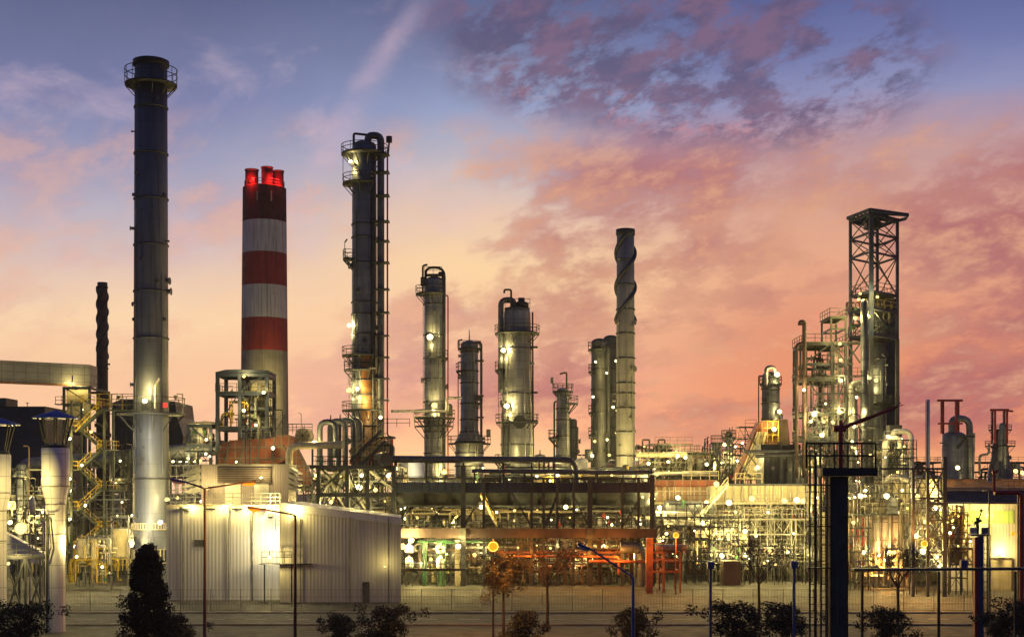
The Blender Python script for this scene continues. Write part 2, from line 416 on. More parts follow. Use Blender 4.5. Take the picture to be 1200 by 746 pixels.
def ring_platform(t, cx, cy_, z, ri, ro, a0=0.0, a1=2 * pi, m='dark', rail='dark', h=1.1, name='platform', brackets=True, n=20):
    full = abs(a1 - a0 - 2 * pi) < 1e-6
    d = MB(); d.lathe(cx, cy_, [(ri, z), (ro, z), (ro, z - .22), (ri, z - .22)], n, a0, a1)
    k = max(4, int((a1 - a0) / .6))
    if brackets:
        for i in range(k + 1):
            a = a0 + (a1 - a0) * i / k
            d.beam((cx + ro * cos(a), cy_ + ro * sin(a), z - .2), (cx + ri * cos(a), cy_ + ri * sin(a), z - .2 - (ro - ri) * 1.1), .1)
    o = t.part(name, d, m)
    r = MB(); pts = [Vector((cx + ro * cos(a0 + (a1 - a0) * i / n), cy_ + ro * sin(a0 + (a1 - a0) * i / n), z)) for i in range(n + (0 if full else 1))]
    for i in range(len(pts) if full else len(pts) - 1):
        a, b = pts[i], pts[(i + 1) % len(pts)]
        for zz_ in (h, h * .55): r.beam(a + Vector((0, 0, zz_)), b + Vector((0, 0, zz_)), .08)
        if i % 2 == 0: r.beam(a, a + Vector((0, 0, h)), .06)
    if not full:
        for p, a in ((pts[0], a0), (pts[-1], a1)):
            q = Vector((cx + ri * cos(a), cy_ + ri * sin(a), z)); r.rail([q, p], h=h)
    t.part('railing', r, rail, o)
    return o
def ladder(t, x, y, z0, z1, m='dark', cage=True, w=.5, ax=(1, 0)):
    d = MB(); ax = Vector((ax[0], ax[1], 0)).normalized() * w / 2; c = Vector((x, y, 0))
    for sgn in (-1, 1): d.beam(c + ax * sgn + Vector((0, 0, z0)), c + ax * sgn + Vector((0, 0, z1)), .07)
    k = int((z1 - z0) / .45)
    for i in range(k):
        z = Vector((0, 0, z0 + .3 + i * .45)); d.beam(c - ax + z, c + ax + z, .04)
    if cage:
        nrm = Vector((ax.y, -ax.x, 0)).normalized() * .7
        for i in range(int((z1 - z0 - 2) / 1.3)):
            z = Vector((0, 0, z0 + 2.2 + i * 1.3)); q = [c - ax * 1.3 + z, c - ax * 1.3 + nrm + z, c + ax * 1.3 + nrm + z, c + ax * 1.3 + z]
            for a, b in zip(q, q[1:]): d.beam(a, b, .04)
        for f in (-1.3, 0, 1.3): d.beam(c + ax * f + nrm + Vector((0, 0, z0 + 2.2)), c + ax * f + nrm + Vector((0, 0, z1)), .04)
    return t.part('ladder', d, m)
def shaft_rings(t, cx, cy_, rfun, zs, m='dark', parent=None, w=.12, hgt=.18):
    for z in zs:
        r = rfun(z); d = MB(); d.lathe(cx, cy_, [(r - .02, z - hgt), (r + w, z - hgt), (r + w, z), (r - .02, z)], 28)
        t.part('flange_ring', d, m, parent)
def interp(prof):
    q = sorted([(z, r) for r, z in prof])
    def f(z):
        for (z0, r0), (z1, r1) in zip(q, q[1:]):
            if z0 <= z <= z1: return r0 + (r1 - r0) * (z - z0) / max(1e-6, z1 - z0)
        return q[0][1] if z < q[0][0] else q[-1][1]
    return f
def column(name, label, cat, px, Y, prof, m='alu', rings=(), plats=(), group=None, dome=True, n=28, pipes=(), lamps=(), ladders=(), ground=True, ringm='dark'):
    """prof: (row, radius px) from bottom to top"""
    s = Y / F; cx = X(px, Y); pr = [(r * s, Z(py, Y)) for py, r in prof]
    if ground: pr = [(pr[0][0], 0.0)] + pr
    t = T(name, label, cat, (cx, Y, 0), group)
    d = MB(); q = list(pr)
    if dome:
        r, z = pr[-1]; q += [(r * cos(a), z + r * .5 * sin(a)) for a in (.3, .6, .9, 1.2, 1.45)] + [(0.001, z + r * .5)]
    else: q += [(pr[-1][0] * .86, pr[-1][1]), (pr[-1][0] * .86, pr[-1][1] - 2.5), (.001, pr[-1][1] - 2.5)]
    d.lathe(cx, Y, q, n); f = interp(pr); rg = random.Random(int(px * 7))
    for k in range(int((pr[-1][1] - Z(560, Y)) / 3.2) + 2):       # nozzles, manholes and stubs welded to the shell
        z = rg.uniform(Z(560, Y), pr[-1][1] - 1); a = rg.uniform(-pi, 0); r0 = f(z); rn = rg.choice([.1, .14, .2, .32]); L = rg.uniform(.25, .5)
        p = Vector((cx + (r0 - .1) * cos(a), Y + (r0 - .1) * sin(a), z)); u = Vector((cos(a), sin(a), 0)); d.cyl(p, p + u * (L + .1), rn, n=8); d.cyl(p + u * (L + .1), p + u * (L + .18), rn * 1.5, n=10)
    for k in range(3):                                            # conduits clipped to the shell
        a = rg.uniform(-2.6, -.5); za = Z(555, Y); zb_ = za + (pr[-1][1] - za) * rg.uniform(.4, .95)
        pts_ = [(cx + (f(z) + .1) * cos(a), Y + (f(z) + .1) * sin(a), z) for z in [za + (zb_ - za) * i / 8 for i in range(9)]]; d.sweep(pts_, [.06] * 9, 5)
    sh = t.part('shell', d, m)
    f = interp(pr); t.f = f; t.cx = cx; t.Y = Y; t.s = s; t.shell = sh
    shaft_rings(t, cx, Y, f, [Z(py, Y) for py in rings], ringm, sh)
    for pl in plats:                      # (row, outer px, a0deg, a1deg)
        py, ro, a0, a1 = pl; z = Z(py, Y)
        ring_platform(t, cx, Y, z, f(z) * .98, ro * s, rad(a0), rad(a1), n=max(6, int((a1 - a0) / 15)))
    for pp in pipes:                      # (dx px, dy m, top row, bottom row, r m, mat)
        dxp, dyp, pt, pb, r, pm = pp; x = cx + dxp * s; zt = Z(pt, Y); zb = max(0, Z(pb, Y))
        g = MB(); k = 1 if dxp > 0 else -1
        g.path([(cx + k * f(zt) * .5, Y + dyp * .3, zt - .0), (x, Y + dyp, zt), (x, Y + dyp, zb)], r, 8 if r < .3 else 14, bend=r * 3)
        t.part('pipe', g, pm)
    for lx, ly in ladders:
        pass
    for lp in lamps:                      # (px abs, row, power)
        z = Z(lp[1], Y); x = X(lp[0], Y); dxx = max(-.98, min(.98, (x - cx) / (f(z) + .3)))
        rr = f(z) + .5; yy = Y - rr * math.sqrt(max(0, 1 - dxx * dxx)); t.lamp((x, yy - .2, z), lp[2] if len(lp) > 2 else 1, out=.2)
        if abs(x - cx) <= f(z) + .6:      # light washes the shell behind it
            bulb_or_fill((x, yy - .25, z - 1.2), .35, 'w', t.o, t.loc)
    return t
def frame(t, pxs, Y0, Y1, pys, m='dark', w=.35, decks=(), brace=(), railm=None, base=0.0, nd=2, bw=.14, beamh=None):
    """steel frame: posts on columns pxs (measured at Y0), beams on rows pys (top first), between depths Y0..Y1"""
    xs = [X(p, Y0) for p in pxs]; zs = [Z(p, Y0) for p in pys]; ys = [Y0 + (Y1 - Y0) * i / (nd - 1) for i in range(nd)]
    for x in xs:
        for y in ys:
            t.part('post', MB().box(x - w / 2, x + w / 2, y - w / 2, y + w / 2, base, zs[0]), m)
    bh = beamh or w
    for i, z in enumerate(zs):
        b = MB()
        for y in ys:
            for a, c in zip(xs, xs[1:]): b.box(a + w / 2, c - w / 2, y - w * .35, y + w * .35, z - bh - .003, z - .003)
        for x in xs: b.box(x - w * .35, x + w * .35, ys[0] + w / 2, ys[-1] - w / 2, z - bh - .006, z - .006)
        bo = t.part('floor_beams', b, m)
        if i in decks:
            t.part('deck', MB().box(xs[0] - .3, xs[-1] + .3, ys[0] - .3, ys[-1] + .3, z, z + .08), 'mid', bo)
            r = MB(); r.rail([(xs[0] - .25, ys[-1], z + .08), (xs[0] - .25, ys[0] - .25, z + .08), (xs[-1] + .25, ys[0] - .25, z + .08), (xs[-1] + .25, ys[-1], z + .08)])
            t.part('railing', r, railm or m, bo)
    for (i, j, kind) in brace:             # bay i (between post i,i+1), level j (between row j and j+1)
        x0, x1 = xs[i], xs[i + 1]; z1 = zs[j]; z0 = zs[j + 1] if j + 1 < len(zs) else base; y = ys[0] - w * .2
        b = MB()
        if kind in 'X/': b.beam((x0, y, z0), (x1, y, z1), bw)
        if kind in 'X\\': b.beam((x0, y + .03, z1), (x1, y + .03, z0), bw)
        if kind == 'V': b.beam((x0, y, z1), ((x0 + x1) / 2, y, z0), bw); b.beam(((x0 + x1) / 2, y, z0), (x1, y, z1), bw)
        if kind == 'A': b.beam((x0, y, z0), ((x0 + x1) / 2, y, z1), bw); b.beam(((x0 + x1) / 2, y, z1), (x1, y, z0), bw)
        t.part('brace', b, m)
    t.xs, t.ys, t.zs = xs, ys, zs
PM = ['pipe', 'galv', 'cream', 'mid', 'dark', 'cream', 'galv', 'yellow', 'pipe', 'green', 'white']
def clutter(t, px0, px1, py0, py1, Y0, Y1, npipe=12, nves=5, seed=1, mats=None, small=False, nv=6):
    """pipework, drums, exchangers, valves and boxes inside a region (rows and columns measured at Y0)"""
    rg = random.Random(seed); mats = mats or PM
    xa, xb = X(px0, Y0), X(px1, Y0); za, zb = max(.1, Z(py1, Y0)), Z(py0, Y0); Wd = xb - xa; Hd = zb - za
    for i in range(npipe):
        r = rg.choice([.07, .09, .12, .16, .22, .3]) * (.8 if small else 1); y = rg.uniform(Y0 + .4, Y1)
        z = za + Hd * rg.uniform(.15, .97); x0 = xa + Wd * rg.uniform(0, .7); x1 = min(xb, x0 + Wd * rg.uniform(.2, .6))
        pts = [(x0, y, z), (x1, y, z)]; k = rg.random()
        if k < .65: pts.append((x1, y, max(za, z - Hd * rg.uniform(.25, .9))))
        if k > .35: pts.insert(0, (x0, y, max(za, z - Hd * rg.uniform(.25, .95))))
        if rg.random() < .4:
            y2 = min(Y1, y + rg.uniform(.6, 2)); pts.append((pts[-1][0], y2, pts[-1][2])); 
        g = MB(); g.path(pts, r, 8, bend=r * 2.5)
        for q in pts[1:-1]: pass
        for k2 in range(rg.randint(1, 4)):     # branches teed off the run
            xx = x0 + (x1 - x0) * rg.random(); dn = rg.choice([-1, -1, 1]) * Hd * rg.uniform(.12, .5); ze = min(zb, max(za, z + dn)); rb = r * rg.uniform(.35, .8)
            if rg.random() < .5: g.path([(xx, y, z), (xx, y, ze), (xx + rg.uniform(-1.5, 1.5), y, ze)], max(rb, .05), 6, bend=rb * 3)
            else: g.path([(xx, y, z), (xx, y - rg.uniform(.3, .9), z), (xx, y - .6, ze)], max(rb, .05), 6, bend=rb * 3)
        for k2 in range(rg.randint(1, 3)):     # flanges along the run
            xx = x0 + (x1 - x0) * rg.random(); g.cyl((xx - .05, y, z), (xx + .05, y, z), r * 1.55, n=10)
        t.part('pipe', g, rg.choice(mats))
    for i in range(nves):
        y = rg.uniform(Y0 + .6, Y1); k = rg.random(); x = xa + Wd * rg.uniform(.04, .96); g = MB()
        if k < .5:
            r = rg.uniform(.35, .85); h = rg.uniform(1.6, 3.6); z = za + (max(0, Hd - h)) * rg.choice([0, 0, .4, .8])
            g.lathe(x, y, [(r * .6, z), (r, z + r * .3), (r, z + h), (r * .75, z + h + r * .3), (.001, z + h + r * .42)], 16)
            g.cyl((x, y, z + h + r * .3), (x, y, z + h + r * .3 + .6), .09, n=6)
            for a in (0, 2.1, 4.2): g.beam((x + r * .8 * cos(a), y + r * .8 * sin(a), max(za - .2, z - 1.1)), (x + r * .8 * cos(a), y + r * .8 * sin(a), z + .6), .1)
            t.part('drum', g, rg.choice(['white', 'cream', 'alu', 'galv', 'pipe']))
        elif k < .8:
            r = rg.uniform(.3, .7); L = rg.uniform(2, 4.2); z = za + Hd * rg.uniform(.15, .8); x = min(x, xb - L)
            g.cyl((x, y, z), (x + L, y, z), r, n=16); g.cyl((x + .25, y, z), (x + .4, y, z), r * 1.2, n=16); g.cyl((x + L - .4, y, z), (x + L - .25, y, z), r * 1.2, n=16)
            g.cyl((x + L * .3, y, z + r * .8), (x + L * .3, y, z + r + .5), .13, n=8)
            g.box(x + L * .2, x + L * .2 + .25, y - r * .7, y + r * .7, z - r - .5, z - r * .6); g.box(x + L * .75, x + L * .75 + .25, y - r * .7, y + r * .7, z - r - .5, z - r * .6)
            t.part('heat_exchanger', g, rg.choice(['alu', 'cream', 'galv', 'aludark']))
        else:
            w = rg.uniform(.5, 1.2); h = rg.uniform(.8, 1.9); z = za + Hd * rg.choice([0, .35, .7])
            g.box(x, x + w, y, y + .5, z, z + h); g.box(x + .06, x + w - .06, y - .03, y - .002, z + .08, z + h - .08); g.beam((x + w / 2, y + .25, z - .8), (x + w / 2, y + .25, z), .12)
            t.part('control_box', g, rg.choice(['cream', 'white', 'mid', 'galv']))
    for i in range(nv):                     # valves with hand wheels
        y = rg.uniform(Y0 + .2, (Y0 + Y1) / 2); x = xa + Wd * rg.random(); z = za + Hd * rg.uniform(.05, .9); g = MB()
        g.cyl((x, y, z - .5), (x, y, z + .5), .07, n=6); g.lathe(x, y, [(.02, z - .15), (.2, z), (.02, z + .15)], 8); g.cyl((x, y - .3, z), (x, y, z), .04, n=5); g.cyl((x, y - .33, z), (x, y - .3, z), .24, n=10)
        t.part('valve', g, rg.choice(['red', 'galv', 'dark', 'greenp']))

def scaffold(t, px0, px1, py0, py1, Y, nx, nz, m='dark', w=.13, seed=1, depth=2.5, fill=.5, rails=True):
    """open steelwork: uneven uprights, ledgers at several heights, short diagonals, hand rails and small ladders"""
    rg = random.Random(seed); g = MB(); x0, x1 = X(px0, Y), X(px1, Y); z0, z1 = max(0, Z(py1, Y)), Z(py0, Y)
    xs = [x0 + (x1 - x0) * (i + (rg.uniform(-.3, .3) if 0 < i < nx else 0)) / nx for i in range(nx + 1)]
    zs = [z0 + (z1 - z0) * (i + (rg.uniform(-.2, .2) if 0 < i < nz else 0)) / nz for i in range(nz + 1)]
    for i, x in enumerate(xs):
        top = z1 if rg.random() < .6 else rg.choice(zs[1:]); y = Y + rg.choice([0, depth]); g.beam((x, y, 0), (x, y, top), w)
        if rg.random() < .5: g.beam((x, Y, 0), (x, Y, top), w * .8)
    for k, z in enumerate(zs[1:]):
        a = rg.randint(0, nx // 3); b = rg.randint(nx - nx // 3, nx)
        if b <= a: b = nx
        g.beam((xs[a], Y, z), (xs[b], Y, z), w * 1.2); g.beam((xs[a], Y + depth, z), (xs[b], Y + depth, z), w)
        for i in range(a, b + 1): g.beam((xs[i], Y, z), (xs[i], Y + depth, z), w)
        if rails:
            c = rg.randint(a, b); d = min(b, c + max(2, nx // 2)); c = max(a, d - max(2, nx // 2)); g.rail([(xs[c], Y - .05, z), (xs[d], Y - .05, z)], h=1.1, step=1.2, w=.05)
    for i in range(nx):
        for k in range(nz):
            if rg.random() < fill:
                p, q = (xs[i], Y, zs[k]), (xs[i + 1], Y, zs[k + 1])
                if rg.random() < .5: p, q = (xs[i + 1], Y, zs[k]), (xs[i], Y, zs[k + 1])
                g.beam(p, q, w * .7)
    return t.part('steelwork', g, m)

# ================================================================ SETTING
g = MB(); g.poly([(-4000, -60, 0), (4000, -60, 0), (4000, 5500, 0), (-4000, 5500, 0)])
single('ground', '', '', g, 'asphalt', kind='structure')
# concrete service road along the front of the plant, with kerbs and a painted edge line
g = MB(); g.poly([(-70, 126, .004), (70, 126, .004), (70, 138, .004), (-70, 138, .004)]); single('road', '', '', g, 'darkcon', kind='structure')
g = MB(); g.box(-70, 70, 125.7, 126, 0, .13); g.box(-70, 70, 138, 138.3, 0, .13); single('kerb', '', '', g, 'concrete', kind='structure')
g = MB()
for i in range(35): g.poly([(-69 + i * 4, 131.9, .008), (-67 + i * 4, 131.9, .008), (-67 + i * 4, 132.05, .008), (-69 + i * 4, 132.05, .008)])
single('road_marking', '', '', g, 'white', kind='structure')
t = T('perimeter_fence', 'thin wire perimeter fence along the far side of the service road', 'fence', (0, 140, 0))
for i in range(47): t.part('post', MB().cyl((-69 + i * 3, 140, 0), (-69 + i * 3, 140, 2.3), .04, n=6), 'galv')
g = MB()
for z in (.15, .8, 1.5, 2.2): g.beam((-69, 139.95, z), (69, 139.95, z), .025)
for i in range(460): g.beam((-69 + i * .3, 139.95, .15), (-69 + i * .3, 139.95, 2.2), .012)
t.part('wire_mesh', g, 'mid')

# ================================================================ LEFT: tall grey stack
Y = 180; s = Y / F
t = column('steel_stack', 'tallest stack, dark blue-grey steel with a railed platform near its top', 'stack', 177, Y,
           [(660, 27), (641, 27), (617, 20.8), (484, 20.2), (300, 19.5), (72, 18.6)], 'stack', rings=[126, 180, 233, 287, 341, 396, 560], dome=False, n=40)
ring_platform(t, t.cx, Y, Z(99, Y), 1.9, 30 * s, h=1.9, n=30, m='black', rail='black', name='top_platform')
d = MB(); r = 18.6 * s; d.lathe(t.cx, Y, [(r, Z(79, Y)), (r + .25, Z(78, Y)), (r + .25, Z(72, Y)), (r, Z(71, Y)), (r - .5, Z(71.2, Y))], 40); t.part('rim', d, 'black')
ring_platform(t, t.cx, Y, Z(484, Y), 2.1, 39 * s, h=1.9, n=30, name='lower_platform')
d = MB()
for k in range(40):
    a = 2 * pi * k / 40
    for (za, zb, rr) in ((Z(619, Y), Z(613, Y), 22.3), (Z(657, Y), Z(643, Y), 28.2)):
        d.box(t.cx + rr * s * cos(a) - .06, t.cx + rr * s * cos(a) + .06, Y + rr * s * sin(a) - .06, Y + rr * s * sin(a) + .06, za, zb)
for row, rr in ((612, 22.6), (619, 22.6), (642, 28.6), (658, 28.6)):
    d.lathe(t.cx, Y, [(rr * s - .5, Z(row, Y)), (rr * s, Z(row, Y)), (rr * s, Z(row, Y) - .12), (rr * s - .5, Z(row, Y) - .12)], 40)
t.part('base_ribs', d, 'cream')
g = MB(); g.beam(P(131, 478, Y - 1), P(131, 461, Y - 1), .12); g.beam(P(131, 462, Y - 1), P(138, 461, Y - 1), .1); g.cyl(P(139, 463, Y - 1), P(139, 468, Y - 1), .3, .15, n=10); t.part('lamp_bracket', g, 'galv'); g = MB()
g.beam(P(214, 484, Y), P(214, 461, Y), .12); g.beam(P(214, 462, Y), P(207, 461, Y), .1); g.cyl(P(206, 463, Y), P(206, 468, Y), .3, .15, n=10); t.part('lamp_bracket', g, 'galv'); g = MB()
g.path([P(182, 478, Y - 2.6), P(182, 452, Y - 2.6), P(187, 443, Y - 2.6)], .16, 8)
t.part('vent_pipe', g, 'galv')
for q, rw in ((-.9, 500), (.9, 375), (-.9, 375), (-.9, 230), (.9, 230), (-.9, 525)):
    t.part('hatch', MB().cyl((t.cx + q * 19.5 * s, Y - 1, Z(rw, Y)), (t.cx + q * 21.3 * s, Y - 1.1, Z(rw, Y)), .22, n=10), 'black')
t.lamp(P(170, 470, 176.6), 1.6, size=.9); t.lamp(P(196, 585, 177), 1.3); t.lamp(P(153, 637, 176), 2.4, size=1.3); t.lamp(P(188, 612, 176.4), .7)
bulb_or_fill(P(172, 455, 176.2), 1.1, 'w', t.o, t.loc); bulb_or_fill(P(186, 555, 173.5), 2.2, 'w', t.o, t.loc); bulb_or_fill(P(165, 600, 173), 3.0, 'n', t.o, t.loc); bulb_or_fill(P(168, 515, 173.5), 1.8, 'n', t.o, t.loc)  # fixtureless point lights added to brighten the lower shaft
t.part('beacon', MB().lathe(X(197, 178), 176.5, [(.01, Z(474, Y)), (.25, Z(474, Y)), (.25, Z(479, Y)), (.01, Z(479, Y))], 10), 'flare')

def strakes(t, cx, Yc, r, z0, z1, turns, n=3, m='dark', w=.35, seg=26):
    for k in range(n):
        d = MB(); pts = [(cx + (r + .12) * cos(2 * pi * (k / n + turns * i / seg)), Yc + (r + .12) * sin(2 * pi * (k / n + turns * i / seg)), z0 + (z1 - z0) * i / seg) for i in range(seg + 1)]
        t.part('helical_strake', d.sweep(pts, [w * .5] * len(pts), 6), m); continue
        prev = None
        for i in range(seg + 1):
            a = 2 * pi * (k / n + turns * i / seg); z = z0 + (z1 - z0) * i / seg
            p = (cx + r * cos(a), Yc + r * sin(a), z); q = (cx + (r + w) * cos(a), Yc + (r + w) * sin(a), z)
            if prev: d.poly([prev[0], prev[1], q, p]); d.poly([(p[0], p[1], p[2] + .09), (q[0], q[1], q[2] + .09), (prev[1][0], prev[1][1], prev[1][2] + .09), (prev[0][0], prev[0][1], prev[0][2] + .09)]); d.poly([prev[1], (prev[1][0], prev[1][1], prev[1][2] + .09), (q[0], q[1], q[2] + .09), q])
            prev = (p, q)
        t.part('helical_strake', d, m)
t = column('slim_stack', 'slim dark stack with spiral fins behind the conveyor gallery', 'stack', 120, 260, [(600, 6.8), (430, 6.4), (331, 5.8)], 'brown', rings=[336, 431], dome=False)
strakes(t, t.cx, 260, 5.9 * t.s, Z(420, 260), Z(336, 260), 1.6, w=.3, m='black')

# conveyor gallery on its transfer tower
zt = Z(427, 215); zb = Z(451.5, 215)
c = [(X(-40, 205), 205, zb), (X(105, 215), 215, zb), (X(105, 215), 219, zb), (X(-40, 205), 209, zb), (X(-40, 205), 205, zt), (X(105, 215), 215, zt), (X(105, 215), 219, zt), (X(-40, 205), 209, zt)]
t = T('conveyor_gallery', 'long grey sheet-clad conveyor gallery high at the left edge', 'gallery', (X(105, 215), 215, 0))
t.part('shell', MB().hexa(c), 'galvpanel')
g = MB(); g.beam((c[0][0], 204.8, zb - .1), (c[1][0], 214.8, zb - .1), .3); t.part('edge_beam', g, 'rusty')
t.part('roof_ledge', MB().box(X(83, 214), X(106, 214), 213.2, 214.8, Z(454, 214), Z(452, 214)), 'navy')
t = T('transfer_tower', 'yellow-lit steel tower with a railed deck under the gallery end', 'tower', (X(90, 218), 218, 0))
frame(t, [75, 105], 212, 222, [453, 473, 505, 545], w=.35, decks=(1,), brace=[(0, 0, '\\'), (0, 1, '/'), (0, 2, 'X')], railm='yellow')
t.part('wall', MB().box(X(78, 214), X(104, 214), 214, 214.2, Z(500, 214), Z(455, 214)), 'cream')
t.part('side_wall', MB().box(X(78, 214), X(78, 214) + .2, 214.3, 221, Z(500, 214), Z(455, 214)), 'galvpanel')
g = MB(); g.box(X(65, 212), X(75, 212), 211.6, 213, Z(474, 212), Z(473, 212)); g.rail([P(65, 473, 211.8), P(75, 473, 211.8)]); t.part('side_deck', g, 'dark')
g = MB(); g.cyl(P(85, 452, 212), P(85, 440, 212), .12, n=6); t.part('mast', g, 'dark')
t.lamp(P(89, 455, 212.4), .9, size=.7, tilt=-1.2); t.lamp(P(97, 480, 211), .35, size=.5)

# dark halls behind
t = T('dark_hall', 'long black flat-roofed hall behind the blue-capped vents', 'hall', (X(20, 250), 250, 0))
t.part('wall', MB().box(X(-60, 250), X(52.5, 250), 250, 275, 0, Z(477.5, 250)), 'navy'); t.part('parapet', MB().box(X(-60, 250) - .1, X(52.5, 250) + .15, 249.8, 275.1, Z(477.4, 250), Z(476, 250)), 'black')
t.part('roof_house', MB().box(X(-20, 252), X(7, 252), 252, 258, Z(476, 252), Z(466, 252)), 'mid')
g = MB(); g.beam(P(32, 477, 251), P(32, 471, 251), .1); g.beam(P(30, 472, 251), P(34, 472, 251), .08); t.part('antenna', g, 'black')
t = T('hopper_house', 'dark blue hopper house half hidden behind the tallest stack', 'building', (X(172, 235), 235, 0))
pts = [(X(a, 235), Z(b, 235)) for a, b in ((131, 560), (131, 472), (141, 468), (205, 470), (207, 487), (215, 511), (214, 520), (204, 560))]
t.part('wall', MB().prism(pts, 235, 248), 'navy')
g = MB()
for a in range(138, 206, 9): g.box(X(a, 235), X(a, 235) + .15, 234.85, 234.99, Z(555, 235), Z(474, 235))
t.part('wall_ribs', g, 'black')

# blue-capped vents, near
def vent(px, dz, label):
    Y = 120; s = Y / F; cx = X(px, Y); z = lambda row: Z(row, Y) + dz
    t = T('vent_stack', label, 'vent', (cx, Y, 0), 'blue-capped vents at the left')
    d = MB(); d.lathe(cx, Y, [(11.2 * s, 0), (11.2 * s, z(588)), (15.8 * s, z(570)), (16 * s, z(525)), (13.2 * s, z(524)), (13.2 * s, z(521)), (12.4 * s, z(521)), (12.4 * s, z(530)), (.01, z(530))], 32)
    sh = t.part('shell', d, 'whitepanel')
    shaft_rings(t, cx, Y, lambda q: 13.2 * s, [z(521.5)], 'black', sh, .12, .35)
    shaft_rings(t, cx, Y, lambda q: 16 * s, [z(569)], 'galv', sh, .03, .08)
    shaft_rings(t, cx, Y, lambda q: 11.2 * s, [z(590), z(625)], 'galv', sh, .03, .08)
    d = MB(); d.lathe(cx, Y, [(.02, z(480)), (26.8 * s, z(489.2)), (26.8 * s, z(490.4)), (.02, z(486))], 12)
    t.part('cowl', d, 'bluecap')
    for k in range(8):
        a = 2 * pi * k / 8 + .25
        t.part('cowl_leg', MB().beam((cx + 12 * s * cos(a), Y + 12 * s * sin(a), z(522)), (cx + 20 * s * cos(a), Y + 20 * s * sin(a), z(488.5)), .13), 'black')
    return t
vt = vent(65, 0, 'white vent with blue conical cowl left of the yellow-railed stair tower')
vent(-4, -.55, 'white vent with blue conical cowl cut off by the left edge')
g = MB(); g.beam((X(55, 119), 119, 0), P(55, 603, 119), .12); g.beam(P(52, 603, 118.9), P(64, 602, 118.9), .1); g.beam(P(44, 608, 118.9), P(57, 609, 118.9), .14); g.beam(P(57, 609, 118.9), P(60, 640, 118.9), .1); g.beam(P(60, 640, 118.9), P(56, 655, 118.9), .1)
vt.part('pipe_bracket', g, 'black'); vt.lamp(P(84, 575, 121), 1.3, size=.5, yaw=-1.2, out=.3); vt.lamp(P(88, 640, 120), 1.0, size=.5, yaw=-1.2); bulb_or_fill(P(30, 560, 117), .9, 'w', vt.o, vt.loc); bulb_or_fill(P(40, 625, 117), .9, 'w', vt.o, vt.loc)  # floodlights placed, and bare fills added in front, to brighten the vents

# stair tower
def flight(t, p0, p1, w=1.0, rail='yellow', tread='galv', name='stair_flight', n=None):
    """stairs from p0 (low) to p1 (high)"""
    p0 = Vector(p0); p1 = Vector(p1); d = MB(); n = n or max(4, int(abs(p1.z - p0.z) / .22)); oy = Vector((0, w, 0))
    d.beam(p0, p1, .07, .28); d.beam(p0 + oy, p1 + oy, .07, .28)
    for i in range(n):
        q = p0.lerp(p1, (i + .5) / n); d.box(q.x - .14, q.x + .14, q.y + .04, q.y + w - .04, q.z - .02, q.z + .03)
    o = t.part(name, d, tread); r = MB()
    for k in (0,):
        a = p0 + oy * k; b = p1 + oy * k; up = Vector((0, 0, 1.05))
        r.beam(a + up, b + up, .065); r.beam(a + up * .5, b + up * .5, .05)
        for i in range(5): q = a.lerp(b, i / 4); r.beam(q, q + up, .06)
    t.part('handrail', r, rail, o); return o
t = T('stair_tower', 'zigzag steel stair tower with yellow handrails left of the tallest stack', 'stair tower', (X(105, 188), 188, 0))
rows = [479, 503, 526, 550, 573, 597, 620, 644, 667]
for px in (88, 126):
    for y in (185.5, 189.8): t.part('post', MB().box(X(px, 187) - .13, X(px, 187) + .13, y - .13, y + .13, 0, Z(479, 187) if px > 100 else Z(470, 187)), 'green')
for i in range(len(rows) - 1):
    hi, lo = rows[i], rows[i + 1]; right = i % 2 == 0
    yy = 186 if i % 2 == 0 else 188
    a, b = (119, 93) if right else (93, 119)
    flight(t, P(b, lo, yy), P(a, hi, yy), 1.1, tread='green')
    px0, px1 = ((84, 95) if right else (118, 133))
    d = MB().box(X(px0, 187), X(px1, 187), 185.7, 189.6, Z(lo, 187) - .12, Z(lo, 187)); o = t.part('landing', d, 'green')
    r = MB(); xx = X(px0 if right else px1, 187); xi = X(px1 if right else px0, 187); z = Z(lo, 187)
    r.rail([(xi, 185.7, z), (xx, 185.7, z), (xx, 189.6, z), (xi, 189.6, z)], step=1.2); t.part('railing', r, 'yellow', o)
g = MB(); g.box(X(116, 187), X(158, 187), 185.4, 186.9, Z(481.5, 187), Z(480, 187)); g.beam(P(120, 481, 186), P(126, 500, 186), .12)
g.beam(P(128, 484, 187), P(154, 492, 187), .1); o = t.part('walkway', g, 'green')
r = MB(); r.rail([P(98, 480, 185.4), P(158, 480, 185.4)], h=2.1, mids=2); r.rail([P(116, 480, 186.9), P(158, 480, 186.9)], h=2.1, mids=2); t.part('railing', r, 'yellow', o)
r = MB(); r.beam(P(88, 500, 185.4), P(116, 470, 185.4), .08); r.beam(P(88, 506, 185.4), P(116, 476, 185.4), .08); t.part('handrail', r, 'yellow')
for i in range(8): t.part('brace', MB().beam(P(88, rows[i], 189.9), P(126, rows[i + 1], 189.9), .1), 'green')
for px, py, pw in ((82, 514, .8), (107, 506, .6), (82, 561, .8), (100, 592, .7), (82, 608, .9), (96, 545, .5), (112, 640, .6)): t.lamp(P(px, py, 184.8), pw * .7, size=.7)
t = T('annex_frame', 'dark braced steel frame between the stair tower and the tallest stack', 'frame', (X(142, 192), 192, 0))
frame(t, [131, 151], 196, 202, [527, 560, 575, 600, 630], m='dark', brace=[(0, 0, 'X'), (0, 2, 'X'), (0, 3, 'X')], decks=(2,))
clutter(t, 128, 156, 540, 640, 197, 202, 9, 3, 4, mats=['dark', 'mid', 'cream', 'galv']); t.lamp(P(136, 566, 195.5), .5, size=.5)

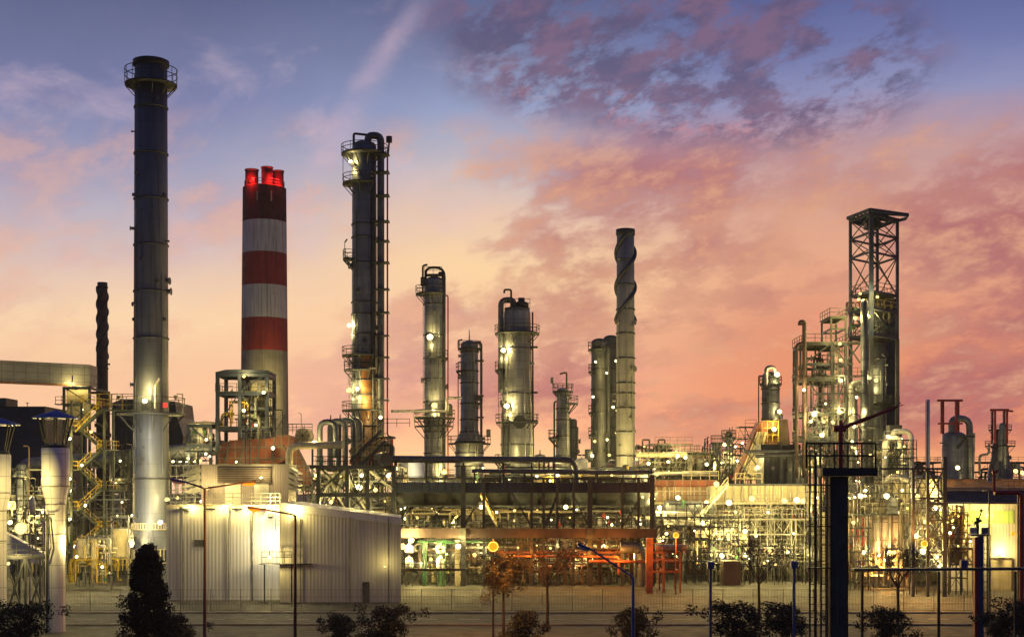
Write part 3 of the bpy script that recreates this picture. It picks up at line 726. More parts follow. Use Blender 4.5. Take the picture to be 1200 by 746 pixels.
# long lagged duct crossing behind the stack
t = T('overhead_duct', 'fat shiny lagged duct crossing behind the tallest stack', 'duct', (X(150, 205), 205, 0))
g = MB(); g.path([P(28, 560, 207), P(30, 544, 207), P(60, 543, 207), P(262, 524, 203)], 1.05, 20, bend=1.6); t.part('pipe', g, 'alublue')
for q in (70, 110, 145, 200, 232):
    f_ = (q - 60) / 202; y_ = 207 - 4 * f_; z_ = Z(543 - 19 * f_, y_); t.part('saddle', MB().box(X(q, y_) - .12, X(q, y_) + .12, y_ - 1.25, y_ + 1.25, z_ - 1.3, z_ + .2), 'galv')
    t.part('post', MB().box(X(q, y_) - .15, X(q, y_) + .15, y_ - .15, y_ + .15, 0, z_ - 1.3), 'mid')
for px in (203, 211, 219, 228): t.lamp(P(px, 541, 200), .7, size=.7, tilt=-.9)

# process area at lower left
t = T('process_unit', 'brightly lit pipework on steel decks at the lower left corner', 'process unit', (X(60, 200), 200, 0))
frame(t, [-12, 10, 32, 54, 78], 196, 208, [549, 580, 612, 640], m='mid', decks=(1, 2), brace=[(0, 0, '/'), (3, 0, '\\'), (1, 2, 'X'), (3, 2, 'X')], w=.25)
clutter(t, -10, 84, 560, 672, 196.5, 207, 26, 6, 11); clutter(t, 0, 60, 585, 625, 194, 196, 8, 2, 14, mats=['cream', 'white', 'galv'])
for px, py, pw in ((12, 612, 1.4), (38, 584, .9), (66, 560, .7), (20, 645, .9), (70, 640, .9), (50, 600, 1.2), (30, 560, .8), (0, 590, 1.0)): t.lamp(P(px, py, 194), pw * 1.5, size=.7)
t = column('small_column', 'slim banded column beside the overhead duct at far left', 'column', 25, 196, [(590, 5.5), (545, 5.2)], 'aludark', rings=[550, 560, 570, 580], pipes=[(9, 0, 522, 600, .12, 'brown')])
t = T('white_drum', 'small white upright drum with looped pipes at lower left', 'drum', (X(38, 150), 150, 0))
g = MB(); g.lathe(X(38, 150), 150, [(.01, Z(602, 150)), (.3, Z(602, 150)), (.35, Z(588, 150)), (.2, Z(583, 150)), (.01, Z(581, 150))], 16); t.part('shell', g, 'white')
for k, (a, b, c_) in enumerate(((40, 600, 30), (36, 604, 48), (45, 596, 56))):
    g = MB(); g.path([P(a, b - 5, 150), P(c_, b - 5, 150), P(c_, b + 12, 150), P((a + c_) / 2, b + 12, 150), ((X((a + c_) / 2, 150)), 150, 0)], .1, 8); t.part('pipe', g, 'cream')
t = T('sloping_cover', 'large white sloping sheet cover under a lamp at lower left', 'cover', (X(20, 165), 165, 0))
c = [(X(-30, 160), 160, 5), (X(55, 160), 160, 3.5), (X(55, 168), 168, 3.5), (X(-30, 168), 168, 5), (X(-30, 160), 160, Z(604, 160)), (X(58, 160), 160, Z(652, 160)), (X(58, 168), 168, Z(652, 160)), (X(-30, 168), 168, Z(604, 160))]
t.part('sheet', MB().hexa(c), 'whitepanel')
for px in (-20, 15, 50): t.part('leg', MB().box(X(px, 162), X(px, 162) + .3, 162, 162.3, 0, 3.6), 'mid')
t.lamp(P(25, 619, 157), 3.2, kind='w', size=1.5); bulb_or_fill(P(22, 615, 157), 1.2, 'n', t.o, t.loc)
t = T('loading_deck', 'low railed steel deck on crossed braces at the lower left', 'deck', (X(25, 130), 130, 0))
frame(t, [-14, 5, 30, 55], 130, 134, [652], m='dark', w=.18, decks=(0,), brace=[(0, 0, 'X'), (1, 0, 'X'), (2, 0, 'X')])
g = MB(); g.path([P(4, 650, 129.6), P(4, 612, 129.6), P(-4, 606, 129.6)], .12, 8); t.part('pipe', g, 'cream')
t.lamp(P(10, 660, 129), .8, size=.5)
t = T('white_cabinet', 'white cabinet in an open steel rack beside the stair tower', 'cabinet', (X(140, 172), 172, 0))
t.part('body', MB().box(X(132, 172), X(149, 172), 172, 173.4, Z(652, 172), Z(620, 172)), 'cream')
for a, b in ((130.5, 171.7), (150.5, 171.7), (130.5, 173.8), (150.5, 173.8)): t.part('post', MB().box(X(a, b) - .08, X(a, b) + .08, b - .08, b + .08, 0, Z(604, 172)), 'galv')
g = MB()
for row in (604, 619, 653): g.beam(P(130.5, row, 171.7), P(150.5, row, 171.7), .12); g.beam(P(130.5, row, 173.8), P(150.5, row, 173.8), .12)
t.part('rack_beams', g, 'galv'); t.part('cross_pipe', MB().path([P(128, 613, 171.5), P(135, 608, 171.5), P(148, 614, 171.5)], .08, 6), 'dark')
g = MB(); g.rail([P(126, 668, 171), P(153, 668, 171)], step=.5, h=1.4); t.part('railing', g, 'yellow'); t.lamp(P(153, 633, 170), 1.2, size=.8)
t = T('low_unit', 'tangled white pipes at the foot of the stair tower', 'pipework', (X(100, 170), 170, 0))
clutter(t, 72, 128, 628, 684, 168, 173, 16, 4, 23, mats=['cream', 'white', 'galv', 'yellow']); t.lamp(P(90, 652, 166), 1.1, size=.6); t.lamp(P(120, 664, 166), .9, size=.5)
t = T('low_wall', 'pale sheet-metal wall behind the foot of the stair tower', 'wall', (X(80, 214), 214, 0))
t.part('panel', MB().box(X(-40, 212), X(200, 212), 212, 212.4, 0, Z(598, 212)), 'creampanel')
t.part('panel', MB().box(X(-20, 210), X(70, 210), 209.5, 210, 0, Z(640, 212)), 'whitepanel')

# ================================================================ white sheds
Y = 155
t = T('white_shed', 'white ribbed-sheet shed with a railed flat roof right of the tallest stack', 'shed', (X(255, Y), Y, 0))
t.part('wall', MB().box(X(195, Y), X(327.6, Y), Y, 176, 0, Z(593, Y)), 'ribbed')
t.part('parapet', MB().box(X(195, Y) - .15, X(328, Y) - .03, Y - .15, 176.2, Z(593, Y) + .003, Z(591, Y)), 'cream')
for px in (214, 268, 296): t.part('downpipe', MB().cyl((X(px, 154.8), 154.85, 0), P(px, 593, 154.8), .07, n=8), 'galv')
t.part('vent_grille', MB().box(X(228, Y), X(240, Y), Y - .1, Y - .003, Z(640, Y), Z(632, Y)), 'mid')
r = MB(); r.rail([P(196, 591, 156), P(328, 591, 155.2)], h=1.25, step=1.1, mids=2); t.part('railing', r, 'galv')
g = MB()
for px in (210, 240, 272, 300): g.box(X(px, 154.6), X(px + 12, 154.6), 154.4, 154.8, Z(597, Y), Z(595, Y))
t.part('gutter_box', g, 'dark')
ladder(t, X(326, 154.3), 154.3, Z(622, Y), Z(575, Y), 'dark', True, .6)
o = t.part('service_deck', MB().box(X(307, 153), X(367, 153), 151.2, 153, Z(659, 153) - .1, Z(659, 153)), 'dark')
r = MB(); r.rail([P(307, 659, 151.4), P(342, 659, 151.4)], h=1.2, step=.9); t.part('railing', r, 'dark', o)
for px in (309, 341): t.part('post', MB().box(X(px, 152), X(px, 152) + .15, 152, 152.15, 0, Z(659, 153) - .1), 'dark')
t.lamp(P(317, 604, 154.6), 2.6, size=.7, tilt=-1.0, out=1.6); t.lamp(P(316, 652, 151), .9, size=.5, tilt=.6)
for px in (222, 262, 290): t.lamp(P(px, 598, 154.2), .55, size=.4, tilt=-1.25)
bulb_or_fill(P(318, 634, 152.6), 1.2, 'n', t.o, t.loc)
t = T('sloped_shed', 'white fine-ribbed shed whose roofline falls to the right', 'shed', (X(400, 152), 152, 0))
pts = [(X(328, 152), 0), (X(470, 152), 0), (X(470, 152), Z(613, 152)), (X(328, 152), Z(597, 152))]
bk = lambda q: [(x if x < X(400, 152) else X(470, 168), z) for x, z in q]
def skew(q, y0, y1, dx=0): a = [(x, y0, z) for x, z in q]; b = [(x, y1, z) for x, z in bk(q)]; return MB().hexa([a[0], a[1], b[1], b[0], a[3], a[2], b[2], b[3]])
t.part('wall', skew(pts, 152, 168), 'ribfine')
for px in (352, 410, 455): t.part('downpipe', MB().cyl((X(px, 151.8), 151.85, 0), P(px, 606, 151.8), .06, n=8), 'galv')
t.part('door', MB().box(X(425, 152), X(433, 152), 151.93, 151.997, 0, 2.2), 'mid')
pts = [(X(327.7, 152), Z(598, 152)), (X(470.5, 152), Z(614, 152)), (X(470.5, 152), Z(606, 152)), (X(327.7, 152), Z(588.5, 152))]
t.part('parapet', skew(pts, 151.8, 168.2), 'white')
t.lamp(P(451, 664, 150.8), .18, size=.45, tilt=-1); t.lamp(P(345, 604, 151.4), .8, size=.5, tilt=-1.1)

# louvred plant house on the shed roof
Y = 168
t = T('louvred_house', 'mauve-grey roof plant house with louvres on the white shed', 'plant house', (X(290, Y), Y, Z(591, 155)))
t.part('wall', MB().box(X(236, Y), X(338, Y), Y, 174, Z(592, 160), Z(545, Y)), 'louvre')
t.part('roof', MB().box(X(235, Y), X(339, Y), Y - .2, 174.2, Z(545, Y) + .003, Z(543.5, Y)), 'galv')
for (a, b) in ((255, 318),):
    o = t.part('louvre_bank', MB().box(X(a, Y), X(b, Y), Y - .12, Y - .003, Z(566, Y), Z(547, Y)), 'brown')
    g = MB()
    for k in range(9): z = Z(565 - k * 2.1, Y); g.beam((X(a, Y), Y - .28, z), (X(b, Y), Y - .28, z), .22, .05)
    t.part('blades', g, 'louvre', o)
t.part('door', MB().box(X(264, Y), X(282, Y), Y - .08, Y - .003, Z(592, 160), Z(565, Y)), 'white'); t.part('door', MB().box(X(298, Y), X(315, Y), Y - .08, Y - .003, Z(592, 160), Z(564, Y)), 'white')
g = MB()
for k in range(4): g.hexa([(X(211, Y), Y, Z(557 + k * 7.5, Y)), (X(236, Y), Y, Z(553 + k * 7.5, Y)), (X(236, Y), 172, Z(553 + k * 7.5, Y)), (X(211, Y), 172, Z(557 + k * 7.5, Y)), (X(211, Y), Y, Z(556 + k * 7.5, Y)), (X(234, Y), Y, Z(545 + k * 7.5, Y)), (X(234, Y), 172, Z(545 + k * 7.5, Y)), (X(211, Y), 172, Z(556 + k * 7.5, Y))])
t.part('hood', g, 'galv')
g = MB()
for k in range(4): g.hexa([(X(338, Y), Y, Z(552 + k * 7, Y)), (X(349, Y), Y, Z(555 + k * 7, Y)), (X(349, Y), 172, Z(555 + k * 7, Y)), (X(338, Y), 172, Z(552 + k * 7, Y)), (X(338, Y), Y, Z(546 + k * 7, Y)), (X(349, Y), Y, Z(554 + k * 7, Y)), (X(349, Y), 172, Z(554 + k * 7, Y)), (X(338, Y), 172, Z(546 + k * 7, Y))])
t.part('hood', g, 'galv')
t.lamp(P(306, 560, 166.6), .8, size=.6, tilt=-1); t.lamp(P(243, 572, 166.6), .8, size=.6); t.lamp(P(272, 586, 165), .6, size=.4); t.lamp(P(208, 583, 165), 1.0, size=.6)
# masts
t = T('lattice_mast', 'thin double-legged lattice mast in front of the striped chimney', 'mast', (X(292, 164), 164, Z(543.5, 168)))
g = MB().beam(P(288, 544, 167), P(288, 470, 167), .12).beam(P(293, 544, 167), P(293, 464, 167), .14)
for k in range(9): g.beam(P(288, 540 - k * 8, 167), P(293, 536 - k * 8, 167), .06)
t.part('frame', g, 'dark')

# striped chimney
Y = 320; s = Y / F
t = T('striped_chimney', 'huge red and white banded concrete chimney with three flues', 'chimney', (X(310, Y), Y, 0))
rf = lambda row: (25.2 + (row - 220) * .009) * s
bands = [(221, 261, 'chdark', 'dark red band'), (261, 298, 'chwhite', None), (298, 336, 'chred', None), (336, 374, 'chwhite', None), (374, 412, 'chred', None), (412, 640, 'concrete', 'unpainted concrete base')]
cx = X(310, Y)
for a, b, m_, lb in bands:
    zb = 0 if b == 640 else Z(b, Y); d = MB().lathe(cx, Y, [(rf(b), zb), (rf(a), Z(a, Y))], 48)
    t.part('band', d, m_, label=lb)
t.part('top_slab', MB().lathe(cx, Y, [(rf(221), Z(221, Y)), (rf(221) - .3, Z(220, Y)), (.01, Z(220, Y))], 48), 'chdark')
r = MB(); pts = [(cx + (rf(221) - .4) * cos(a * .4), Y + (rf(221) - .4) * sin(a * .4), Z(220, Y)) for a in range(16)]; r.rail(pts, h=1.3, step=2, closed=True, w=.1); t.part('railing', r, 'dark')
for px, dy, r_, zt in ((296.5, -1.5, 7.6, 200.5), (315, -2.2, 6.6, 198.5), (325.5, .6, 6.4, 199.5)):
    x = X(px, Y); o = t.part('flue', MB().lathe(x, Y + dy, [(r_ * s, Z(221, Y)), (r_ * s, Z(zt, Y)), (r_ * s * .85, Z(zt, Y)), (r_ * s * .85, Z(zt + 3, Y)), (.01, Z(zt + 3, Y))], 24), 'chdark')
    shaft_rings(t, x, Y + dy, lambda z: r_ * s, [Z(zt, Y) - .02], 'brown', o, .12, .3)
for px, dy in ((301, -4.6), (322, -4.3), (330, -3), (297, -4.8)): bulb_or_fill((X(px, Y), Y + dy, Z(214, Y)), 2.2, 'r', t.o, t.loc)
for px in (306, 322): t.part('slot', MB().box(X(px, Y) - .12, X(px, Y) + .12, Y - rf(235) - .05, Y - rf(235) + .8, Z(240, Y), Z(229, Y)), 'cream')
t.part('warning_beacon', MB().lathe(X(301, Y), Y - 4.7, [(.01, Z(216, Y)), (.3, Z(216, Y)), (.3, Z(213.5, Y)), (.01, Z(213, Y))], 10), 'flare')
bulb_or_fill(P(305, 480, 309), 4, 'w', t.o, t.loc); bulb_or_fill(P(330, 450, 309), 3, 'w', t.o, t.loc)

# open canopy frames
Y = 200
t = T('canopy_tower', 'tall open steel frame with canopy roof before the striped chimney', 'frame', (X(283, Y), Y, 0))
frame(t, [255, 281, 313], Y, 206, [437, 459, 500, 530], m='navy', w=.5, decks=(1, 2), brace=[(0, 1, '/'), (1, 0, '/'), (1, 1, '\\')], railm='dark')
g = MB(); g.prism([(X(253, Y), Z(437, Y)), (X(315, Y), Z(436, Y)), (X(315, Y), Z(434, Y)), (X(281, Y), Z(432.8, Y)), (X(265, Y), Z(433.2, Y)), (X(253, Y), Z(436, Y))], Y - .4, 206.5); t.part('roof', g, 'navy')
t.part('wall_sheet', MB().box(X(282, 203), X(311, 203), 204.5, 204.6, Z(500, Y), Z(462, Y)), 'cream')
clutter(t, 256, 312, 446, 500, 200.5, 205, 8, 3, 31, mats=['dark', 'mid', 'yellow']); clutter(t, 283, 316, 465, 520, 199, 204, 10, 3, 32, mats=['dark', 'cream', 'mid'])
for px, py, pw in ((286, 441, 1), (286, 481, 1.1), (309, 460, .8), (300, 498, .5)): t.lamp(P(px, py, 199), pw, size=.8)
t = T('open_canopy', 'lower open steel frame with a canopy roof left of the taller one', 'frame', (X(235, Y), Y, 0))
frame(t, [221, 247], Y + .5, 206, [497, 520], m='navy', w=.42, decks=(1,), brace=[(0, 0, '\\')])
g = MB(); g.prism([(X(219, Y), Z(496.6, Y)), (X(254.4, Y), Z(496.6, Y)), (X(254.4, Y), Z(494.5, Y)), (X(240, Y), Z(493, Y)), (X(219, Y), Z(495.6, Y))], Y, 206.5); t.part('roof', g, 'galv')
clutter(t, 222, 250, 500, 522, 200.5, 205, 6, 2, 33, mats=['dark', 'mid', 'yellow'], small=True); t.lamp(P(242, 515, 199.5), .8, size=.6); t.lamp(P(232, 503, 203), .4, size=.4)

# rust coloured panelled duct
Y = 192
t = T('panelled_duct', 'red-brown panelled duct with an arched end and slanting leg', 'duct', (X(300, Y), Y, 0))
O = [(253, 548), (255, 530), (261, 519), (272, 515.5), (318, 513), (328, 508.5), (338, 509), (343, 513), (343, 522), (332, 540), (318, 546), (300, 548), (287, 545), (270, 548)]
t.part('main_duct', MB().prism([(X(a, Y), Z(b, Y)) for a, b in O], Y, 197), 'rust')
O = [(331, 521), (343.5, 517.5), (354, 538), (367, 566), (356, 571), (345, 549)]
t.part('slanting_leg', MB().prism([(X(a, Y), Z(b, Y)) for a, b in O], Y - .4, 194.5), 'rust')
g = MB()
for a, b, c_, d_ in ((253, 530, 343, 521), (258, 546, 345, 533), (270, 515, 262, 548), (287, 514, 280, 546), (305, 513, 300, 548), (322, 510, 318, 546)): g.beam(P(a, b, Y - .1), P(c_, d_, Y - .1), .16, .1)
for a, b in ((331, 521), (343, 517)): g.beam(P(a, b, Y - .5), P(a + 25, b + 48, Y - .5), .16)
t.part('stiffeners', g, 'mid')
for px in (262, 300, 345): t.part('post', MB().box(X(px, 194), X(px, 194) + .3, 193.5, 193.8, 0, Z(546, 194)), 'mid')
r = MB(); r.rail([P(283, 513, 191.8), P(318, 511, 191.8), P(343, 508, 191.8), P(366, 508, 191.8)], h=1.3); t.part('railing', r, 'galv')
r = MB(); r.beam(P(310, 512, 191), P(325, 490, 191), .1); r.beam(P(318, 512, 191), P(334, 487, 191), .1); r.beam(P(333, 510, 191), P(334, 485, 191), .1); r.path([P(322, 512, 191), P(322, 480, 191), P(331, 480, 191), P(331, 512, 191)], .09, 6, bend=.3); t.part('pipe_loop', r, 'dark')
t.lamp(P(320, 525, 190.2), .6, size=.9); t.lamp(P(277, 541, 190), .35, size=.5); t.lamp(P(350, 560, 189.5), .5, size=.5)
t = T('fan_casing', 'round grey fan casing with spokes behind the red-brown duct', 'fan', (X(355, 196), 196, 0))
g = MB(); g.cyl((X(354.5, 196), 196, Z(510, 196)), (X(354.5, 196), 200, Z(510, 196)), 1.05, n=20); t.part('casing', g, 'cream')
g = MB(); c_ = P(354.5, 510, 195.9)
for k in range(4): a = pi * k / 4; v = Vector((cos(a), 0, sin(a))); g.beam(c_ - v, c_ + v, .07)
t.part('spokes', g, 'dark'); t.part('base', MB().box(X(345, 196), X(367, 196), 195.5, 201, Z(523, 196), Z(518.5, 196)), 'mid')
for px in (347, 365): t.part('post', MB().box(X(px, 197), X(px, 197) + .25, 197, 197.25, 0, Z(523, 196)), 'mid')
g = MB(); g.beam(P(353, 500, 196), P(353, 485, 196), .07); g.beam(P(353, 485, 196), P(350, 483, 196), .07); t.part('lamp_post', g, 'dark')
r = MB(); r.rail([P(338, 508, 198), P(366, 508, 198)], h=1.4, step=1, mids=2); t.part('railing', r, 'dark')

# street lamps, near
def pole(name, label, px, Y, top, arms, mat_='brown', col_='street lamp'):
    t = T(name, label, 'street lamp', (X(px, Y), Y, 0), 'street lamps in front of the plant')
    t.part('pole', MB().sweep([(X(px, Y), Y, 0), P(px, top, Y)], [.12, .06], 10), mat_)
    for (hx, hy, L, lit) in arms:
        k = 1 if hx > px else -1; p1 = P(hx, hy, Y); p0 = P(px, top, Y)
        t.part('arm', MB().path([p0 + Vector((0, 0, -.3)), p0, p1], .045, 8, bend=.2), mat_)
        q = p1 + Vector((k * L, 0, k * (p1 - p0).z / max(.1, abs(p1.x - p0.x)) * L * k * .6)); d = (q - p1)
        h = MB(); n_ = Vector((0, 0, .1)); a_ = p1 - d * .15
        w1, w2 = .08, .17
        h.hexa([tuple(a_ + Vector((0, -w1, -.04))), tuple(q + Vector((0, -w2, -.04))), tuple(q + Vector((0, w2, -.04))), tuple(a_ + Vector((0, w1, -.04))), tuple(a_ + Vector((0, -w1, .05))), tuple(q + Vector((0, -w2, .09))), tuple(q + Vector((0, w2, .09))), tuple(a_ + Vector((0, w1, .05)))])
        ho = t.part('lamp_head', h, 'blue' if not lit else 'brown')
        l = MB(); a2 = a_ + d * .35 + Vector((0, 0, -.05)); b2 = q - d * .05 + Vector((0, 0, -.05))
        l.sweep([a2 - Vector((0, 0, .02)), a2.lerp(b2, .5) - Vector((0, 0, .07)), b2 - Vector((0, 0, .02))], [.04, .08, .05], 10); t.part('lens', l, 'lensor' if lit else 'lensoff', ho)
        if lit: bulb_or_fill((p1 + q) / 2 + Vector((0, -.1, -.45)), .35, 'o', t.o, t.loc)
    return t
pole('street_lamp', 'two-armed street lamp, its right head glowing orange, before the white shed', 240, 75, 572, [(219, 565, .85, False), (281, 566, .85, True)])
pole('street_lamp', 'single-armed street lamp glowing orange at the step of the white sheds', 346, 74, 603, [(308, 596.5, .8, True)])

# conifer
def leaves(mb, c, rad_, n, size, rg, squash=1.0):
    for i in range(n):
        v = Vector((rg.gauss(0, 1), rg.gauss(0, 1), rg.gauss(0, 1))).normalized() * (rad_ * rg.random() ** .4); v.z *= squash
        p = c + v; a = Vector((rg.gauss(0, 1), rg.gauss(0, 1), rg.gauss(0, 1))).normalized() * size; b = a.orthogonal().normalized() * size * .45
        mb.poly([p - a, p + b, p + a, p - b], [(0, 0)] * 4)
rg = random.Random(5); Y = 95
t = T('conifer_tree', 'dark bushy conifer top at the foot of the tallest stack', 'tree', (X(172, Y), Y, 0))
t.part('trunk', MB().sweep([(X(172, Y), Y, 0), (X(172, Y), Y, Z(648, Y))], [.22, .05], 8), 'bark')
g = MB()
for k in range(200):
    h = rg.random() ** 1.2; zc = Z(646, Y) - h * 6.6; rr = .3 + min(1.0, h * 2.2) * 1.15; a = rg.uniform(0, 2 * pi)
    leaves(g, Vector((X(172, Y) + rr * cos(a) * rg.uniform(.5, 1.05), Y + rr * sin(a) * rg.uniform(.5, 1.05), zc + rg.uniform(-.2, .3))), rg.uniform(.35, .6), 80, .12, rg)
leaves(g, P(172, 645, Y), .35, 120, .1, rg, 1.4)
t.part('crown', g, 'leaf')

# ================================================================ CENTRE: columns
def uloop(t, xa, xb, zt, za, zb, y, r, m='dark', n=10):
    t.part('pipe', MB().path([(xa, y, za), (xa, y, zt), (xb, y, zt), (xb, y, zb)], r, n, bend=abs(xb - xa) * .48), m)
# tall main column
Y = 195; s = Y / F
t = column('distillation_column', 'tallest distillation column, rust stained near its foot, with thick pipes down its right side', 'column', 427, Y,
           [(545, 15.2), (400, 14.8), (172, 14.2)], 'alublue', rings=[263, 278, 308, 354, 368, 391, 425, 445, 462],
           plats=[(180, 27, 0, 360), (215, 25.5, 140, 300), (303, 25, 150, 215), (416, 26, 150, 300), (433, 24, 170, 290), (480, 26, 120, 330)], dome=True,
           lamps=[(412, 192, .5), (410, 382, 1.0), (410, 458, 1.6), (421, 457, 1.3)])
t.part('stained_band', MB().lathe(t.cx, Y, [(15.1 * s, Z(545, Y)), (15.0 * s, Z(416, Y))], 28, -pi * .55, pi * .9), 'rusty', label='rust stained lower cladding')
g = MB(); xr = X(447, Y); g.path([(X(432, Y), Y - 1, Z(172, Y)), (X(432, Y), Y - 1, Z(161, Y)), (xr, Y - 1, Z(161, Y)), (xr, Y - 1, Z(560, Y))], .5, 16, bend=.9); t.part('riser_pipe', g, 'aludark')
g = MB(); g.path([(X(439, Y), Y - 1.4, Z(210, Y)), (X(439, Y), Y - 1.4, Z(545, Y))], .22, 8); t.part('pipe', g, 'dark')
g = MB(); g.path([(X(454, Y), Y, Z(178, Y)), (X(454, Y), Y, Z(510, Y)), (X(460, Y), Y, Z(512, Y)), (X(460, Y), Y, Z(560, Y))], .12, 8, bend=.3); t.part('pipe', g, 'red')
g = MB(); g.path([(X(442.5, Y), Y - 1.6, Z(396, Y)), (X(442.5, Y), Y - 1.6, Z(432, Y)), (X(418, Y), Y - 2, Z(432, Y))], .14, 8); t.part('pipe', g, 'galv')
for row in (184, 205, 232, 262, 285, 310, 341, 368, 395, 420, 445, 470): t.part('pipe_bracket', MB().box(X(438, Y), X(457, Y), Y - 1.9, Y - .2, Z(row, Y), Z(row, Y) + .15), 'dark')
g = MB(); g.path([(X(415, Y), Y - .5, Z(185, Y)), (X(415, Y), Y - .5, Z(157.5, Y)), (X(433, Y), Y - .5, Z(159.5, Y)), (X(433, Y), Y - .5, Z(163, Y))], .17, 8, bend=.3); t.part('davit', g, 'dark')
g = MB(); g.cyl(P(456, 167, Y), P(456, 160, Y), .42, n=12); g.cyl(P(455, 179, Y), P(456, 167, Y), .12, n=6); t.part('silencer', g, 'black')
ladder(t, X(413, Y) - .1, Y - 1.2, Z(480, Y), Z(416, Y), 'dark', True, .45)
g = MB(); g.path([P(402, 215, Y - .8), P(402, 172, Y - .8)], .05, 5); g.beam(P(404, 303, Y - 1), P(404, 284, Y - 1), .08); g.beam(P(404, 284, Y - 1), P(407, 280, Y - 1), .16); t.part('lamp_post', g, 'black')
t.part('manhole', MB().cyl((X(429, Y), Y - 2.1, Z(400, Y)), (X(429, Y), Y - 1.5, Z(400, Y)), .34, n=12), 'dark'); t.part('manhole', MB().cyl((X(420, Y), Y - 2.0, Z(342, Y)), (X(420, Y), Y - 1.5, Z(342, Y)), .2, n=10), 'dark')
t.lamp(P(446, 489, 192), .9, size=.7)
bulb_or_fill(P(428, 470, 192.2), .8, 'w', t.o, t.loc)
# steel deck structure below it
t = T('pipe_structure', 'braced steel structure with pipe loops and stair around the foot of the tallest column', 'structure', (X(418, 182), 182, 0))
frame(t, [373, 407, 431, 462], 180, 200, [546, 577, 601], m='dark', w=.5, decks=(0,), brace=[(0, 0, 'X'), (1, 0, 'V'), (2, 0, '/'), (0, 1, 'A'), (1, 1, 'X'), (2, 1, '\\'), (1, 2, 'X')], bw=.2)
g = MB(); g.box(X(364, 180), X(463, 180), 179, 179.7, Z(549, 180), Z(545, 180)); t.part('edge_beam', g, 'dark')
g = MB()
for a, b, c_, d_ in ((380, 549, 412, 612), (392, 549, 430, 590), (405, 549, 388, 590), (430, 549, 462, 575), (430, 600, 408, 560), (373, 590, 395, 549)): g.beam(P(a, b, 183), P(c_, d_, 183), .3)
t.part('raking_struts', g, 'mid')
for i, (xa, xb, yy, top) in enumerate(((371, 384, 183, 494), (381, 393, 185, 493), (389, 401, 187, 492), (395, 407, 189, 491))):
    g = MB(); z0 = Z(545, 180); g.path([(X(xa, 180), yy, z0), (X(xa, 180), yy, Z(top, yy)), (X(xb + 6, 180), yy, Z(top, yy)), (X(xb + 6, 180), yy, z0 + 1)], .38, 12, bend=1.0); t.part('pipe_loop', g, 'aludark')
    g = MB(); g.cyl((X(xb, 180), yy, Z(top, yy)), (X(xb, 180), yy, Z(top - 8, yy)), .13, .06, 6); t.part('vent_spike', g, 'brown')
g = MB(); g.path([P(339, 548, 181), P(339, 522, 181), P(401, 521, 181)], .48, 14, bend=1.2); t.part('pipe', g, 'cream')
flight(t, P(410, 540, 181), P(447, 504, 181), 1.1, tread='dark'); flight(t, P(424, 543, 184), P(452, 516, 184), 1.0, tread='dark')
g = MB()
for px in (413, 425, 436): g.box(X(px, 190), X(px, 190) + .25, 190, 190.3, Z(546, 190), Z(498, 190))
g.box(X(405, 190), X(442, 190), 189.7, 190.2, Z(500, 190), Z(498, 190)); t.part('upper_frame', g, 'dark')
r = MB(); r.rail([P(396, 522, 182), P(430, 522, 182)], h=1.2); r.rail([P(366, 545, 179.3), P(404, 545, 179.3)], h=1.2); r.rail([P(450, 500, 190), P(480, 500, 190)], h=1.1); t.part('railing', r, 'dark')
clutter(t, 404, 460, 510, 545, 184, 192, 10, 3, 41, mats=['dark', 'mid', 'aludark', 'red']); clutter(t, 366, 470, 552, 612, 186, 198, 18, 4, 42, mats=['mid', 'cream', 'galv', 'dark'])
for px, py, pw in ((369, 519, 1.5), (421, 571, 1.6), (382, 594, 1.5), (423, 602, 1.1), (424, 557, .9), (371, 557, .7), (388, 588, .6), (455, 557, 1.3), (464, 549, .9), (402, 598, .6), (440, 574, .6)): t.lamp(P(px, py, 182), pw, size=.85)
t = T('horizontal_drum', 'grey horizontal drum, its round end facing out, at the foot of the tallest column', 'drum', (X(452, 178), 178, Z(546, 178)))
g = MB(); g.cyl(P(445, 537, 184), P(452.5, 538, 177.5), .85, n=20); g.cyl(P(452.5, 538, 177.5), P(452.7, 538, 177.3), .75, n=20); t.part('shell', g, 'aludark')
t.part('saddle', MB().box(X(448, 179), X(455, 179), 179, 179.5, Z(547, 179), Z(541, 179)), 'mid')

# slim column with two bright lamps
Y = 215; s = Y / F
t = column('process_column', 'slender silver column with one wide railed platform low down, right of the tallest column', 'column', 509, Y,
           [(555, 12), (488, 12), (330, 12)], 'alu', rings=[344, 356, 392, 419, 443, 470, 505, 530], plats=[(344, 22, 130, 300), (419, 16, 250, 380), (489, 24, 0, 360), (499, 24, 200, 340)],
           lamps=[(505, 397, 1.7), (510, 476, 1.8), (521, 553, 1.5)], pipes=[(11, -.6, 321, 560, .32, 'dark'), (16, 0, 346, 560, .1, 'red')])
uloop(t, X(499, Y), X(521, Y), Z(314, Y), Z(330, Y), Z(350, Y), Y - .5, .2)
g = MB(); g.path([(X(495.5, Y), Y, Z(344, Y)), (X(495.5, Y), Y, Z(311, Y)), (X(501, Y), Y, Z(310, Y))], .15, 8); t.part('davit', g, 'dark')
g = MB(); g.lathe(X(496, Y), Y - 1, [(.01, Z(336, Y)), (.35, Z(336, Y)), (.35, Z(326, Y)), (.01, Z(325, Y))], 10); t.part('small_drum', g, 'mid')
r = MB(); r.rail([(X(498, Y), Y - 1, Z(322, Y)), (X(518, Y), Y - 1, Z(322, Y))], step=1.2); r.box(X(498, Y), X(518, Y), Y - 1.2, Y + 1, Z(323, Y), Z(322, Y)); t.part('top_deck', r, 'dark')
g = MB(); g.path([P(459, 481.5, 205), P(524, 481.5, 211.5), P(524, 466, 211.5), P(540, 466, 213)], .2, 8); t.part('pipe', g, 'pipe')
